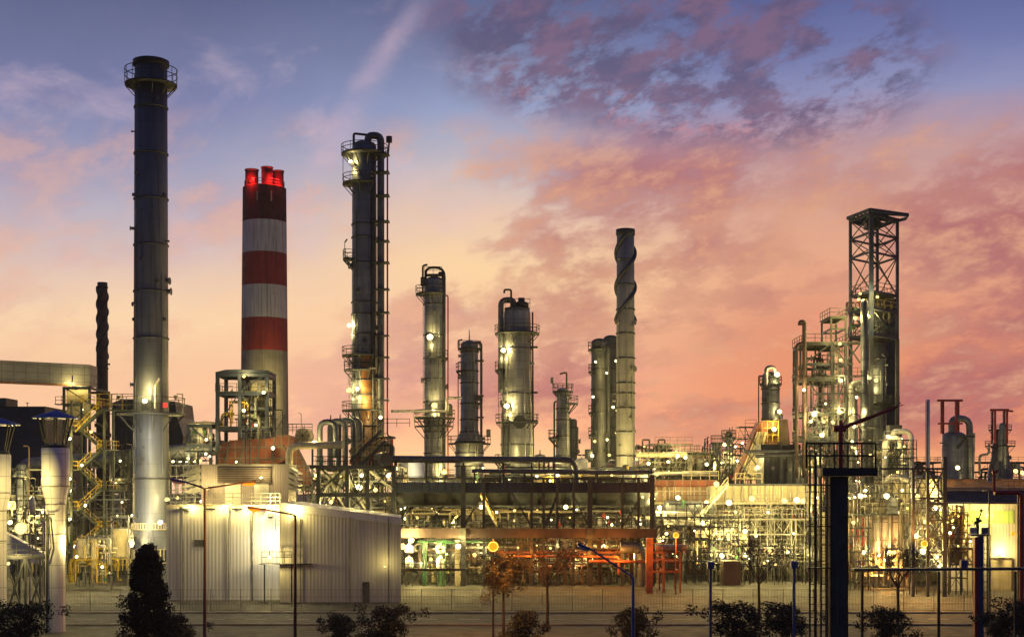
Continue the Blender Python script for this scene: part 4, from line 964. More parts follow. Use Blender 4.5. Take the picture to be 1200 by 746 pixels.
g = MB(); g.lathe(X(527, Y), Y - 1.5, [(.01, Z(488, Y)), (.5, Z(488, Y)), (.5, Z(476, Y)), (.3, Z(474, Y)), (.01, Z(473, Y))], 12); t.part('small_drum', g, 'mid')
ladder(t, X(498, Y), Y - 1.2, Z(489, Y), Z(344, Y), 'dark', False, .4); t.part('brace', MB().beam(P(521, 508, 213), P(519, 520, 213), .2).beam(P(530, 489, 213), P(520, 512, 213), .15), 'mid')
t.part('pipe', MB().path([P(486, 494, 213), P(486, 488, 213), P(500, 488, 213)], .12, 6), 'cream')
# shorter banded column with conical skirt
Y = 225
t = column('process_column', 'short banded column flaring to a wider base, between the slender and the stout columns', 'column', 550, Y,
           [(560, 17), (517, 16.5), (505, 10.5), (404, 10.3)], 'rustyl' if False else 'alu', rings=[412, 434, 448, 472, 491, 505, 517, 530, 545], plats=[(408, 13.5, 0, 360), (434, 15.5, 150, 250), (472, 15.5, -60, 40), (519, 25, 150, 390)],
           pipes=[(14, 0, 401, 520, .2, 'brown'), (-13, -.4, 424, 560, .08, 'brown')], dome=True)
g = MB(); g.cyl((t.cx, Y, Z(404, Y)), (t.cx, Y, Z(386, Y)), .12, .05, 6); t.part('mast', g, 'brown')
g = MB(); g.path([(X(537, Y), Y - .5, Z(408, Y)), (X(537, Y), Y - .5, Z(399, Y)), (X(542, Y), Y - .5, Z(398, Y))], .1, 6); t.part('davit', g, 'brown')
t.part('control_box', MB().box(X(570, Y), X(575, Y), Y - 1, Y - .4, Z(512, Y), Z(503, Y)), 'galv')
for row in (424, 465, 490): t.part('bracket', MB().box(X(559, Y), X(567, Y), Y - 1.2, Y - .2, Z(row, Y), Z(row, Y) + .25), 'brown')
bulb_or_fill(P(546, 535, 221), .9, 'w', t.o, t.loc); t.lamp(P(566, 548, 221), .8, size=.5)
# stout column
Y = 210
t = column('process_column', 'stout silver column with a broad railed crown and two bright lamps on its shell', 'column', 606, Y,
           [(560, 20), (500, 19), (450, 17.5), (390, 16.5), (366, 15.5)], 'alu', rings=[408, 461, 495, 520, 540], plats=[(390, 26, 0, 360), (433, 26, 150, 215), (494, 25, 150, 385), (541, 26, 150, 215)],
           lamps=[(590, 412, 1.4), (594, 477, 2.3)])
uloop(t, X(587, Y), X(602, Y), Z(352, Y), Z(460, Y), Z(362, Y), Y - .8, .42, 'aludark', 14)
g = MB(); g.path([(X(599, Y), Y - 1.5, Z(385, Y)), (X(599, Y), Y - 1.5, Z(341, Y)), (X(591, Y), Y - 1.5, Z(341, Y)), (X(591, Y), Y - 1.5, Z(345, Y))], .15, 8); t.part('davit', g, 'dark')
t.part('top_deck', MB().lathe(t.cx, Y, [(.1, Z(361, Y)), (15 * t.s, Z(361, Y)), (15 * t.s, Z(361, Y) - .25), (.1, Z(361, Y) - .25)], 20), 'dark')
g = MB(); g.lathe(X(611, Y), Y, [(.01, Z(361, Y)), (1.1, Z(361, Y)), (1.1, Z(355, Y)), (.5, Z(353, Y)), (.5, Z(349, Y)), (.01, Z(349, Y))], 14); t.part('top_nozzle', g, 'dark')
r = MB(); r.rail([(X(592, Y), Y - 1.5, Z(361, Y)), (X(621, Y), Y - 1.5, Z(361, Y))], h=1.2, step=1.2); t.part('railing', r, 'dark')
t.part('pipe', MB().path([(X(624, Y), Y - .5, Z(366, Y)), (X(625, Y), Y - .5, Z(560, Y))], .13, 6), 'brown'); t.part('cable_tray', MB().box(X(622.5, Y), X(625, Y), Y - .2, Y, Z(540, Y), Z(446, Y)), 'dark')
for row in (408, 461, 494): t.part('bracket', MB().box(X(620, Y), X(630, Y), Y - .9, Y - .1, Z(row, Y), Z(row, Y) + .25), 'dark')
ladder(t, X(586.5, Y), Y - 1, Z(494, Y), Z(433, Y), 'dark', True, .5)
ladder(t, X(594, Y), Y - 2.9, Z(560, Y), Z(500, Y), 'dark', True, .5)
for px in (590, 597): t.part('pipe', MB().path([P(px, 497, Y - 3), P(px, 560, Y - 3)], .15, 6), 'dark')
t.part('manhole', MB().cyl(P(609, 494, Y - 2.6), P(609, 494, Y - 2), 1.0, n=14), 'aludark')
bulb_or_fill(P(604, 530, 205), 1.0, 'w', t.o, t.loc)
# thin twin column
Y = 222
t = column('process_column', 'thin banded column with a crooked arm on top, left of the dark twin columns', 'column', 659.5, Y, [(560, 8.3), (458, 7.4)], 'alu', rings=[478, 491, 510, 533],
           plats=[(458, 12, 0, 360), (472, 18, -60, 40), (512, 17, 150, 230)], pipes=[(-10, 0, 470, 550, .14, 'dark')])
g = MB(); g.path([(X(664, Y), Y, Z(458, Y)), (X(664, Y), Y, Z(436, Y)), (X(656, Y), Y, Z(438, Y))], .14, 8, bend=.3); t.part('davit', g, 'brown')
g = MB(); g.box(X(645, Y), X(648.5, Y), Y - .3, Y + .2, Z(449, Y), Z(442, Y)); g.beam(P(652, 457, Y), P(647, 449, Y), .08); t.part('control_box', g, 'galv')
t2 = column('process_column', 'shorter dark column close behind the thin banded one', 'column', 671, 228, [(560, 5.5), (493, 5.2)], 'aludark', rings=[500, 515, 530], pipes=[(-4, -1, 490, 540, .12, 'dark')])
g = MB(); g.path([P(677, 500, 222), P(677, 533, 222), P(688, 533, 223)], .14, 6); t2.part('pipe', g, 'brown')
bulb_or_fill(P(663, 540, 218), .6, 'w', t2.o, t2.loc)
# dark twin columns
Y = 225
for px, top, r_, lb, rg_ in ((702.5, 401, 9.5, 'dark lamp-studded column, left one of the close pair', [408, 432, 456, 482, 508, 530]), (716, 397, 9.0, 'dark column squeezed between its twin and the spiral-finned stack', [404, 432, 460, 488, 512, 536])):
    Y = 225 if px < 710 else 230
    t = column('twin_column', lb, 'column', px, Y, [(560, r_ + 1), (top, r_)], 'twin', rings=rg_, plats=[(top + 8, r_ + 4, 100, 280), (top + 34, r_ + 3.5, 120, 250), (top + 82, r_ + 3.5, 130, 250), (top + 108, r_ + 3.5, 130, 250)] if px < 710 else [], pipes=[(10, -1, top + 5, 560, .28, 'dark')] if px < 710 else [])
    for a, b, c_ in (((698, 424, 1.1), (711, 437, 1.1), (697, 517, .9), (711.5, 515, 1.4), (694, 534, .8), (714, 533, .9), (695, 465, .5)) if px < 710 else ((722, 423, .8), (718.5, 477, 1.1), (723, 481, .7), (722, 507, .9), (724, 548, .6))): t.lamp(P(a, b, 221.5), c_ * .6, size=.7); 
    if px < 710: t.part('transformer_box', MB().box(X(686, 221), X(694, 221), 221, 223, Z(541, 221), Z(526, 221)), 'dark')
g = MB(); g.path([P(714, 560, 216), P(714, 541, 216), P(722, 541, 216), P(722, 548, 216)], .4, 12, bend=.5); t.part('pipe_loop', g, 'alu')
# spiral finned stack
Y = 205
t = column('finned_stack', 'pale slender stack wound with dark spiral fins at the top', 'stack', 733, Y, [(600, 11.4), (430, 10.8), (272, 10.2)], 'palecon', rings=[304, 333, 362, 390, 419, 448, 460, 477, 505, 533], dome=False, n=32)
d = MB(); d.lathe(t.cx, Y, [(10.2 * t.s, Z(277, Y)), (11.2 * t.s, Z(275, Y)), (11.2 * t.s, Z(269, Y)), (9 * t.s, Z(268.5, Y)), (9 * t.s, Z(274, Y))], 28); t.part('cap', d, 'dark')
strakes(t, t.cx, Y, 10.4 * t.s, Z(376, Y), Z(276, Y), 1.25, n=2, w=.55, seg=40, m='navy')
bulb_or_fill(P(738, 520, 201), .7, 'w', t.o, t.loc); bulb_or_fill(P(729, 545, 201), .8, 'w', t.o, t.loc)

# ================================================================ long raised rack in the centre
Y = 178
t = T('raised_rack', 'long dark raised cooler rack on steel legs across the centre', 'rack', (X(612, Y), Y, 0))
xs = [462, 543, 567, 623, 637, 653, 672, 691, 729, 748, 764]
g = MB().box(X(461, Y), X(766, Y), Y, Y + .5, Z(577, Y), Z(565, Y))
for px in range(466, 764, 9): g.box(X(px, Y), X(px, Y) + .12, Y - .12, Y - .003, Z(576, Y), Z(566, Y))
t.part('girder', g, 'navy')
t.part('girder', MB().box(X(461, Y), X(766, Y), 191.5, 192, Z(577, Y), Z(565, Y)), 'navy')
t.part('deck', MB().box(X(461, Y), X(766, Y), Y + .51, 191.49, Z(577, Y), Z(577, Y) + .3), 'dark')
for px in xs:
    top = 545 if px in (543, 462) else (560 if px < 764 else 556); w = .62 if px in (543, 691, 764) else .34
    t.part('post', MB().box(X(px, Y) - w / 2, X(px, Y) + w / 2, Y - .35, Y - .003 - .13, 0, Z(top, Y)), 'dark')
for px in (500, 567, 637, 705, 764): t.part('post', MB().box(X(px, Y), X(px, Y) + .4, 191, 191.4, 0, Z(565, Y)), 'mid')
r = MB(); r.rail([(X(462, Y), Y + .1, Z(565, Y)), (X(764, Y), Y + .1, Z(565, Y))], h=.75, step=1.6, w=.07); t.part('railing', r, 'dark')
g = MB(); g.box(X(461, Y), X(560, Y), Y - .1, Y + .1, Z(560.5, Y), Z(559, Y)); g.box(X(567, Y), X(766, Y), Y - .1, Y + .1, Z(561, Y), Z(559, Y)); t.part('top_rail_beam', g, 'dark')
for k in range(9):                       # fan plenums hanging under the deck
    x = X(482 + k * 33, 184); d = MB(); d.lathe(x, 184, [(2.9, Z(577, Y)), (1.9, Z(588, Y)), (1.9, Z(592, Y)), (1.75, Z(592, Y)), (1.7, Z(580, Y))], 20)
    t.part('fan_plenum', d, 'black' if k % 2 else 'dark'); g = MB(); g.beam((x - 1.9, 184, Z(593, Y)), (x + 1.9, 184, Z(593, Y)), .14); g.lathe(x, 184, [(.01, Z(593, Y)), (.3, Z(593, Y)), (.3, Z(597, Y)), (.01, Z(598, Y))], 10); t.part('fan_drive', g, 'dark')
g = MB(); g.box(X(462, 181), X(764, 181), 180.9, 181.2, Z(594, Y), Z(592, Y)); t.part('tie_beam', g, 'dark')
for a, b, c_, d_ in ((465, 617, 484, 580), (500, 617, 520, 592), (520, 617, 506, 592), (543, 617, 556, 595), (566, 580, 580, 600), (623, 617, 600, 577), (637, 617, 652, 582), (653, 580, 640, 617), (672, 580, 690, 617), (729, 617, 750, 583), (748, 617, 735, 595)):
    t.part('brace', MB().beam(P(a, b, 178.6), P(c_, d_, 178.6), .22), 'dark')
flight(t, P(582, 616, 180), P(563, 580, 180), .9, tread='cream')
# lower walkway slab
o = t.part('lower_deck', MB().box(X(466, Y), X(769, Y), Y - 1, 190, Z(629.5, Y), Z(619, Y)), 'brown')
t.part('deck_edge', MB().box(X(466, Y), X(769, Y), Y - 1.25, Y - 1.003, Z(620.5, Y), Z(618.5, Y)), 'brown', o)
r = MB(); r.rail([(X(467, Y), Y - 1, Z(618.5, Y)), (X(768, Y), Y - 1, Z(618.5, Y))], h=1.0, step=1.3, w=.06); t.part('railing', r, 'dark', o)
for px in (543, 691): t.part('post_casing', MB().box(X(px - 4, Y), X(px + 3.5, Y), Y - 1.6, Y - 1.26, Z(630, Y), Z(618, Y)), 'mid')
for px, py, pw in ((475, 595, .8), (513, 601, .6), (564, 594, 2.0), (603, 598, .7), (663, 594, 2.2), (646, 609, .5), (676, 597, .6), (748, 607, 1.3), (582, 600, .5), (712, 606, .7), (534, 606, .6)): t.lamp(P(px, py, 179.2), pw * .55, size=.9 if pw > 1 else .5)
for px, py, pw in ((557, 565, .9), (645, 563, 1), (653.5, 557, .8), (694, 534, .5), (711, 552, .7), (717, 557, .7), (756.5, 562, 1.6), (753, 582, .8), (766, 584, 1.3), (597, 561, .4), (629, 558, .5), (674, 552, .6), (742, 558, .5)): t.lamp(P(px, py, 181), pw * .8, size=.65)
clutter(t, 470, 766, 596, 616, 181, 188, 34, 8, 51, mats=['cream', 'mid', 'galv', 'dark', 'cream'], small=True)
# pipes along its top
t = T('long_pipe', 'fat grey pipe running level above the central rack, bending down at its right end', 'pipe', (X(560, 180), 180, 0))
t.part('run', MB().path([P(453, 537.5, 180), P(668, 539, 180), P(674, 545, 180), P(676, 565, 180)], .46, 14, bend=1.2), 'aludark')
for px in (463, 500, 543, 590, 623, 650): t.part('support', MB().box(X(px, 180) - .12, X(px, 180) + .12, 179.8, 180.2, Z(565, Y), Z(541, 180)), 'dark')
t = T('long_pipe', 'thinner grey pipe low over the right half of the central rack', 'pipe', (X(650, 179), 179, 0))
t.part('run', MB().path([P(553, 551.5, 179), P(764, 553.5, 179)], .27, 12), 'aludark')
for px in (556, 586, 615, 700, 730, 760): t.part('support', MB().box(X(px, 179) - .1, X(px, 179) + .1, 178.9, 179.1, Z(565, Y), Z(553, 179)), 'dark')
for k, px in enumerate((632, 637.5, 643, 648.5)):
    d = MB(); d.cyl(P(px, 552, 179), P(px, 541, 179), .12, n=6); d.cyl(P(px - 1.2, 546, 179), P(px + 1.2, 546, 179), .2, n=8); t.part('valve_stem', d, 'brown')
t = T('deck_unit', 'valves and small pipes crowded on top of the central rack', 'pipework', (X(620, 186), 186, Z(577, 178)))
clutter(t, 556, 764, 545, 566, 180.5, 190, 26, 7, 52, mats=['cream', 'mid', 'dark', 'aludark', 'yellow'], small=True, nv=10)
# bright plant seen through the rack
t = T('process_unit', 'cream-lit vessels and pipes seen through the central rack', 'process unit', (X(600, 205), 205, 0))
frame(t, [468, 505, 545, 585, 625, 665, 705, 748], 200, 214, [560, 592, 624], m='mid', w=.3, decks=(1,), brace=[(0, 1, 'X'), (3, 1, '/'), (5, 1, 'X'), (2, 0, '\\')])
clutter(t, 470, 620, 560, 680, 198, 210, 36, 9, 61, mats=['cream', 'white', 'galv', 'pipe', 'mid', 'yellow'])
for px, py, pw in ((519, 553, 1.6), (489, 606, 1.2), (531, 612, 1.2), (540, 590, .9), (482, 575, .9), (604, 612, .9), (500, 625, .8)): t.lamp(P(px, py, 196), pw, size=.7)
t = T('process_unit', 'cream-lit vessels and pipes behind the right half of the central rack', 'process unit', (X(690, 205), 205, 0))
clutter(t, 620, 766, 560, 680, 198, 210, 36, 9, 62, mats=['cream', 'white', 'galv', 'pipe', 'mid', 'green'])
for px, py, pw in ((640, 604, 1.0), (680, 598, .9), (712, 612, 1.0), (735, 590, 1.0), (655, 575, .7), (724, 570, .7)): t.lamp(P(px, py, 196), pw, size=.6)
t = T('far_panel_wall', 'pale panel wall closing the view behind the central rack', 'wall', (X(610, 216), 216, 0))
t.part('panel', MB().box(X(465, 216), X(790, 216), 216, 216.4, 0, Z(596, 216)), 'creampanel')
t = T('steam_stand_in', 'pale drum in place of bright steam between the tallest and the slender columns', 'steam stand-in', (X(482, 250), 250, 0))  # pale drum stands in for a bright patch of steam
t.part('shell', MB().lathe(X(482, 250), 252, [(2.4, 0), (2.4, Z(543, 250)), (.01, Z(538, 250))], 24), 'white'); t.lamp(P(472, 551, 246), .8, size=.5)
bulb_or_fill(P(482, 545, 246), 1.2, 'n', t.o, t.loc)
# lower level in front: green pipes and white vessels under the walkway
t = T('pump_bay', 'pump bay with green pipes under the left end of the central walkway', 'process unit', (X(505, 176), 176, 0))
clutter(t, 472, 620, 634, 684, 180, 189, 26, 5, 71, mats=['cream', 'galv', 'mid', 'yellow', 'brown'])
for px in (496, 499, 517, 521, 513): t.part('pipe', MB().path([P(px + 14, 633.5 + (px % 3), 178), P(px, 633.5 + (px % 3), 178), (X(px, 178), 178, 0)], .12, 8), 'greenp')
t.part('pipe', MB().path([P(489, 634, 178.5), P(575, 634, 178.5)], .14, 8), 'greenp')
t.part('pillar', MB().box(X(533, 178), X(538.5, 178), 178, 178.6, 0, Z(632, 178)), 'cream')
for px, py, pw in ((472, 640, 1.8), (482, 633, 2.0), (537, 640, 1.6), (505, 655, .8), (556, 650, .5)): t.lamp(P(px, py, 176.5), pw * 1.4, size=.8)
for px, py in ((485, 645), (510, 642), (535, 650), (565, 645), (495, 660)): bulb_or_fill(P(px, py, 179.3), 1.3, 'w', t.o, t.loc)  # bare fill lights added to brighten the bay, no lamps here
r = MB(); r.rail([P(470, 667, 174), P(545, 667, 174)], h=2, step=1.3, mids=2); r.beam(P(470, 667, 174), P(545, 667, 174), .3); t.part('railing', r, 'brown')
for k, px in enumerate((479.5, 516)):
    t = T('white_vessel', ('round-shouldered white vessel nearest the sloped white shed', 'grey-white vessel among the green pipes under the walkway')[k], 'vessel', (X(px, 176.5), 176.5, 0))
    for a, b in ((638, 648), (652, 666)):
        x = X(px, 176.5); t.part('shell', MB().lathe(x, 176.5, [(.01, Z(b, 176)), (.45, Z(b - .5, 176)), (.5, Z(b - 2, 176)), (.5, Z(a + 2.5, 176)), (.3, Z(a + .5, 176)), (.12, Z(a, 176)), (.12, Z(a - 2, 176)), (.01, Z(a - 2, 176))], 18), 'white')
        g = MB()
        for j, w in enumerate((.07, .03, .08, .06, .09)): g.box(x - .3 + j * .13, x - .3 + j * .13 + w, 175.97, 176.02, Z((a + b) / 2 + .6, 176), Z((a + b) / 2 - .9, 176))
        t.part('marking', g, 'dark')
    for q in (-.4, .4): t.part('leg', MB().box(X(px, 176.5) + q - .05, X(px, 176.5) + q + .05, 176.4, 176.6, 0, Z(664, 176)), 'mid')
t = T('pump_bay', 'dim red-lit pipes and drums under the middle of the central walkway', 'process unit', (X(650, 182), 182, 0))
clutter(t, 600, 756, 634, 684, 180, 189, 30, 7, 72, mats=['brown', 'mid', 'galv', 'orangep', 'cream'])
for px in (620, 660, 700, 738): t.part('pillar', MB().box(X(px, 180), X(px, 180) + .5, 180, 180.5, 0, Z(630, 180)), 'brown')
for px, py in ((620, 650), (690, 648), (725, 652)): bulb_or_fill(P(px, py, 175.5), .5, 'o', t.o, t.loc)
for px, py in ((645, 642), (705, 641), (740, 652), (675, 655)): t.lamp(P(px, py, 181.5), .8, size=.55)
t.part('window_box', MB().box(X(654, 181), X(663, 181), 181, 182, Z(652, 181), Z(641, 181)), 'cream'); t.lamp(P(655, 640, 178), .8, size=.5)
t.part('beam', MB().box(X(575, 179), X(760, 179), 179, 179.3, Z(648, 179), Z(645.5, 179)), 'orangep'); t.part('pipe', MB().path([P(690, 657, 176.8), P(800, 658, 176.8)], .2, 10), 'orangep'); t.part('pipe', MB().path([P(600, 651, 176.8), P(725, 652, 176.8), P(725, 672, 176.8)], .16, 8), 'orangep')
t.part('beam', MB().box(X(560, 179.4), X(760, 179.4), 179.4, 179.6, Z(658, 179), Z(656.5, 179)), 'brown')
t.part('fat_pipe', MB().path([P(727, 641, 177.5), P(748, 641, 177.5), (X(753, 177.5), 177.5, Z(650, 177.5)), (X(753, 177.5), 177.5, 0)], .75, 14, bend=1), 'aludark')
t = T('red_oxide_frame', 'open red-oxide frame with a ladder glowing orange below the right end of the rack', 'frame', (X(775, 166), 166, 0))
frame(t, [762, 778, 797], 166, 171, [646, 654, 668], m='orangep', w=.22, brace=[], decks=())
t.part('pillar', MB().box(X(757, 165.5), X(765, 165.5), 165.2, 165.7, 0, Z(630, 165)), 'orangep')
ladder(t, X(773, 165), 165, 0, Z(640, 165), 'orangep', False, .6)
r = MB(); r.rail([P(763, 646, 165.8), P(800, 646, 165.8)], h=1, step=1); t.part('railing', r, 'orangep')
t.part('pipe', MB().path([P(768, 641, 168), P(806, 641, 168)], .4, 12), 'cream')
t = T('sodium_lamp', 'small orange lamp on a post above the red-oxide frame', 'lamp', (X(792, 163), 163, 0)); t.part('post', MB().beam((X(792, 163), 163, 0), P(792, 629, 163), .1), 'orangep'); t.lamp(P(792, 627, 163), 1.5, 'o', size=.8)
# foreground
t = T('street_lamp', 'star-bright orange street lamp over the dark shrub in the centre', 'street lamp', (X(578, 112), 112, 0), 'street lamps in front of the plant')
t.part('pole', MB().sweep([(X(578, 112), 112.6, 0), P(578, 636, 112.6), P(578, 634, 111.6)], [.1, .06, .05], 8), 'brown'); bulb_or_fill(P(590, 640, 118), 1.1, 'o', t.o, t.loc); t.lamp(P(578, 640, 111.4), 1.6, 'o', size=.8, tilt=-.1)
pole('street_lamp', 'unlit blue-headed street lamp with a long curved arm at the bottom centre', 742, 62, 676, [(694, 644, .66, False)], 'blue')
def bare_tree(px, Y, top, label, spread=2.0, seed=1, m='bark'):
    rg = random.Random(seed); t = T('bare_tree', label, 'tree', (X(px, Y), Y, 0), 'bare winter trees before the plant')
    H = Z(top, Y); tr = MB(); cr = MB()
    base = Vector((X(px, Y), Y, 0)); fork = base + Vector((0, 0, H * .42)); tr.sweep([base, base + Vector((.05, 0, H * .2)), fork], [.16, .13, .1], 7); t.part('trunk', tr, m)
    def br(p, d, L, r, dep):
        q = p + d * L; mid_ = (p + q) / 2 + Vector((rg.uniform(-.06, .06), rg.uniform(-.06, .06), 0)) * L
        cr.sweep([p, mid_, q], [r, r * .8, r * .6], 4 if dep < 4 else 5, False)
        if dep == 0: return
        for i in range(3 if dep > 1 else 4):
            v = Vector((rg.gauss(0, 1), rg.gauss(0, 1), rg.gauss(0, .5))).normalized(); nd = (d + v * .75 + Vector((0, 0, .12))).normalized()
            br(p.lerp(q, rg.uniform(.55, 1)), nd, L * rg.uniform(.6, .85), r * .62, dep - 1)
    for i in range(6):
        a = 2 * pi * i / 6 + rg.random(); br(fork - Vector((0, 0, .5 * rg.random())), Vector((cos(a) * .55 * spread, sin(a) * .55 * spread, 1)).normalized(), H * .2, .06, 4)
    t.part('crown', cr, m)
bare_tree(641, 120, 602, 'bare tree glowing red beside the star-bright street lamp', 1.6, 3)
bare_tree(889, 125, 604, 'bare tree before the yellow-lit wall of the long furnace', 1.2, 4)
bare_tree(1052, 125, 620, 'bare tree before the mauve-and-orange lit panels', 1.3, 6)
rg = random.Random(9)
t = T('shrub', 'dark shrub under the star-bright orange street lamp', 'shrub', (X(590, 115), 115, 0)); t.part('stem', MB().sweep([(X(590, 115), 115, 0), (X(590, 115), 115, 4.5)], [.15, .08], 7), 'bark')
g = MB()
for k in range(60): leaves(g, Vector((X(590, 115) + rg.gauss(0, 1.0), 115 + rg.gauss(0, .9), Z(652, 115) - abs(rg.gauss(0, 1.6)))), .5, 50, .11, rg)
t.part('crown', g, 'leafb')

# ================================================================ RIGHT OF CENTRE
t = T('upper_rack', 'olive-lit upper pipe rack against the sky right of the finned stack', 'rack', (X(790, 226), 226, 0))
frame(t, [748, 772, 800, 815, 834], 222, 234, [531, 545, 562], m='mid', w=.3, decks=(0, 1, 2), railm='dark', brace=[(0, 0, '/'), (3, 1, 'X')])
clutter(t, 748, 834, 528, 562, 221, 231, 34, 8, 81, mats=['cream', 'galv', 'pipe', 'mid', 'green', 'yellow'], small=True); clutter(t, 748, 790, 520, 531, 223, 230, 10, 2, 82, mats=['mid', 'brown', 'galv'], small=True)
t.part('long_pipe', MB().path([P(745, 532, 220), P(806, 533, 220)], .45, 12), 'cream'); t.part('long_pipe', MB().path([P(766, 566, 219), P(766, 555, 219), P(840, 555, 219)], .4, 12), 'galv'); t.part('fat_column', MB().box(X(806, 220), X(811, 220), 220, 220.6, 0, Z(533, 220)), 'galv')
for a, b in ((753, 761), (771.5, 779)): t.part('pipe_hoop', MB().path([P(a, 533, 224), P(a, 515, 224), P(b, 515, 224), P(b, 533, 224)], .13, 6, bend=.15), 'brown')
t.part('stub', MB().cyl(P(782, 532, 224), P(782, 519, 224), .13, n=6), 'orangep')
for px, py, pw in ((794, 534, 1.8), (760, 543, 1.2), (803, 536, .6), (783, 541, .6), (746, 538, .5), (770, 556, .5), (828, 544, .5)): t.lamp(P(px, py, 218), pw, size=.8)
Y = 228
t = column('small_column', 'short pale column with a dark flat cap beside the steam vent', 'column', 840, Y, [(600, 5.6), (519, 5.3)], 'alu', rings=[535, 545], plats=[(518, 7, 0, 360)], dome=False); bulb_or_fill(P(843, 545, 223), .8, 'w', t.o, t.loc)
t = column('small_column', 'short pale column with a dark mushroom dome and collar platform', 'column', 854, Y, [(600, 4.6), (530, 4.5), (511, 3.8)], 'alu', plats=[(512, 8.5, 0, 360), (531, 8, 0, 360)], dome=False)
t.part('dome_cap', MB().lathe(t.cx, Y, [(3 * t.s, Z(512, Y)), (4.8 * t.s, Z(511, Y)), (4.6 * t.s, Z(508, Y)), (3 * t.s, Z(505.5, Y)), (.01, Z(505, Y))], 16), 'dark')
for px, py, pw in ((849, 521, 1.4), (857.7, 532, 1.2), (862, 540, 1.2), (846, 542, 1.0)): t.lamp(P(px, py, 223), pw, size=.7)
clutter(t, 830, 870, 530, 566, 221, 226, 12, 3, 84, mats=['dark', 'mid', 'galv'], small=True)
t = T('spiky_unit', 'cluster of thin masts and risers between the upper rack and the short columns', 'pipework', (X(828, 232), 232, 0))
for px, tp in ((820, 532), (823, 524), (826, 514), (829, 512), (832, 520), (835, 526), (868, 521), (873, 525)):
    t.part('riser', MB().path([(X(px, 232), 232, 0), P(px, tp, 232), P(px + 1.5, tp, 232)], .1, 6, bend=.1), 'brown'); t.part('valve', MB().cyl(P(px - 1, tp + 6, 232), P(px + 1, tp + 6, 232), .3, n=8), 'mid')

# long furnace box
Y = 190
t = T('furnace', 'long furnace box, weathered brown panels at left and cream panels at right', 'furnace', (X(862, Y), Y, 0))
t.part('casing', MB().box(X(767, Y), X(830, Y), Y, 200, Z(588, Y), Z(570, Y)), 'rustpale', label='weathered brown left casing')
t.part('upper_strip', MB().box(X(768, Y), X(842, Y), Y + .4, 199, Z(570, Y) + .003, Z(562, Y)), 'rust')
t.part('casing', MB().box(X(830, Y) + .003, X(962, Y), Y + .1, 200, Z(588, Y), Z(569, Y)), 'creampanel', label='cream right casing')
g = MB()
for px in [769 + i * 7.3 for i in range(9)]: g.box(X(px, Y), X(px, Y) + .14, Y - .2, Y - .003, Z(587, Y), Z(571, Y))
for px in [831 + i * 9.4 for i in range(15)]: g.box(X(px, Y), X(px, Y) + .22, Y - .2, Y + .097, Z(587, Y), Z(569, Y))
t.part('stiffeners', g, 'galv')
t.part('edge_beam', MB().box(X(766, Y), X(963, Y), Y - .3, Y + .2, Z(590.5, Y), Z(588, Y) - .003), 'cream')
t.part('roof_walk', MB().box(X(845, Y), X(963, Y), Y - .5, 200, Z(569, Y) + .003, Z(566.5, Y)), 'dark')
r = MB(); r.rail([P(862, 566.5, Y - .3), P(893, 566.5, Y - .3)], h=1.4, step=1.2); r.rail([P(800, 562, Y + .6), P(842, 562, Y + .6)], h=1.2, step=1.2); t.part('railing', r, 'cream')
for px in (769, 800, 835, 868, 901, 930, 958): t.part('post', MB().box(X(px, Y), X(px, Y) + .45, Y - .1, Y + .35, 0, Z(590.5, Y) - .003), 'galv')
o = t.part('walkway', MB().box(X(770, 187), X(963, 187), 186.5, 189.8, Z(610, 187), Z(607.5, 187)), 'mid')
r = MB(); r.rail([P(783, 607.5, 186.6), P(962, 607.5, 186.6)], h=1.3, step=1.3, mids=1); t.part('railing', r, 'galv', o)
g = MB()
for px in range(836, 960, 12): g.beam(P(px, 610, 187), P(px + 9, 622, 187), .14)
t.part('knee_brace', g, 'mid')
t.part('beam', MB().box(X(800, 188), X(963, 188), 187.8, 188.2, Z(642, 188), Z(638, 188)), 'mid'); t.part('beam', MB().box(X(770, 188), X(835, 188), 187.8, 188.2, Z(624, 188), Z(621.5, 188)), 'brown')
for px in (838, 870, 885, 925, 950): t.part('post', MB().box(X(px, 187), X(px, 187) + .28, 187, 187.28, 0, Z(610, 187)), 'mid')
flight(t, P(822, 605, 186), P(853, 568, 186), 1.0, tread='galv', rail='cream'); flight(t, P(800, 622, 185.4), P(826, 596, 185.4), .9, tread='galv', rail='mid')
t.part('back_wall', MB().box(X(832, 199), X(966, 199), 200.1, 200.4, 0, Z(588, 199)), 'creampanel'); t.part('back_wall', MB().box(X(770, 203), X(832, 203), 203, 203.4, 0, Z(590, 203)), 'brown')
for px, py, pw in ((839.5, 567, 2.2), (794.5, 583, 1.5), (827.6, 588, 1.0), (854, 589, 1.6), (881, 584, 1.6), (919, 586.5, 1.6), (933.6, 586, 1.3), (941, 587, 1.3), (958, 583, 1.0), (773, 595, 1.8), (823, 613, 1.3), (873, 622.5, 1.2), (854, 628, 1.4), (773, 634, .9), (874, 650, 1.5), (922, 647, 1.4), (912, 640, .6), (781, 625, .8), (800, 640, .6), (846, 651, 1.2), (833, 650, .8), (902, 645, .8), (948, 650, .9), (862, 600, 1.0), (900, 600, 1.0), (950, 598, .9), (842, 632, .9), (930, 625, .9), (886, 628, .8)):
    t.lamp(P(px, py, 184.5), pw * 1.25, size=.85 if pw > 1.1 else .6)
t = T('under_unit', 'yellow-lit burners and pipes packed under the cream furnace casing', 'pipework', (X(900, 192), 192, 0))
clutter(t, 834, 962, 592, 608, 189.5, 196, 30, 8, 91, mats=['cream', 'yellow', 'galv', 'red', 'white'], small=True, nv=10)
clutter(t, 834, 962, 642, 668, 187, 195, 26, 6, 92, mats=['cream', 'galv', 'mid', 'orangep'], small=True)
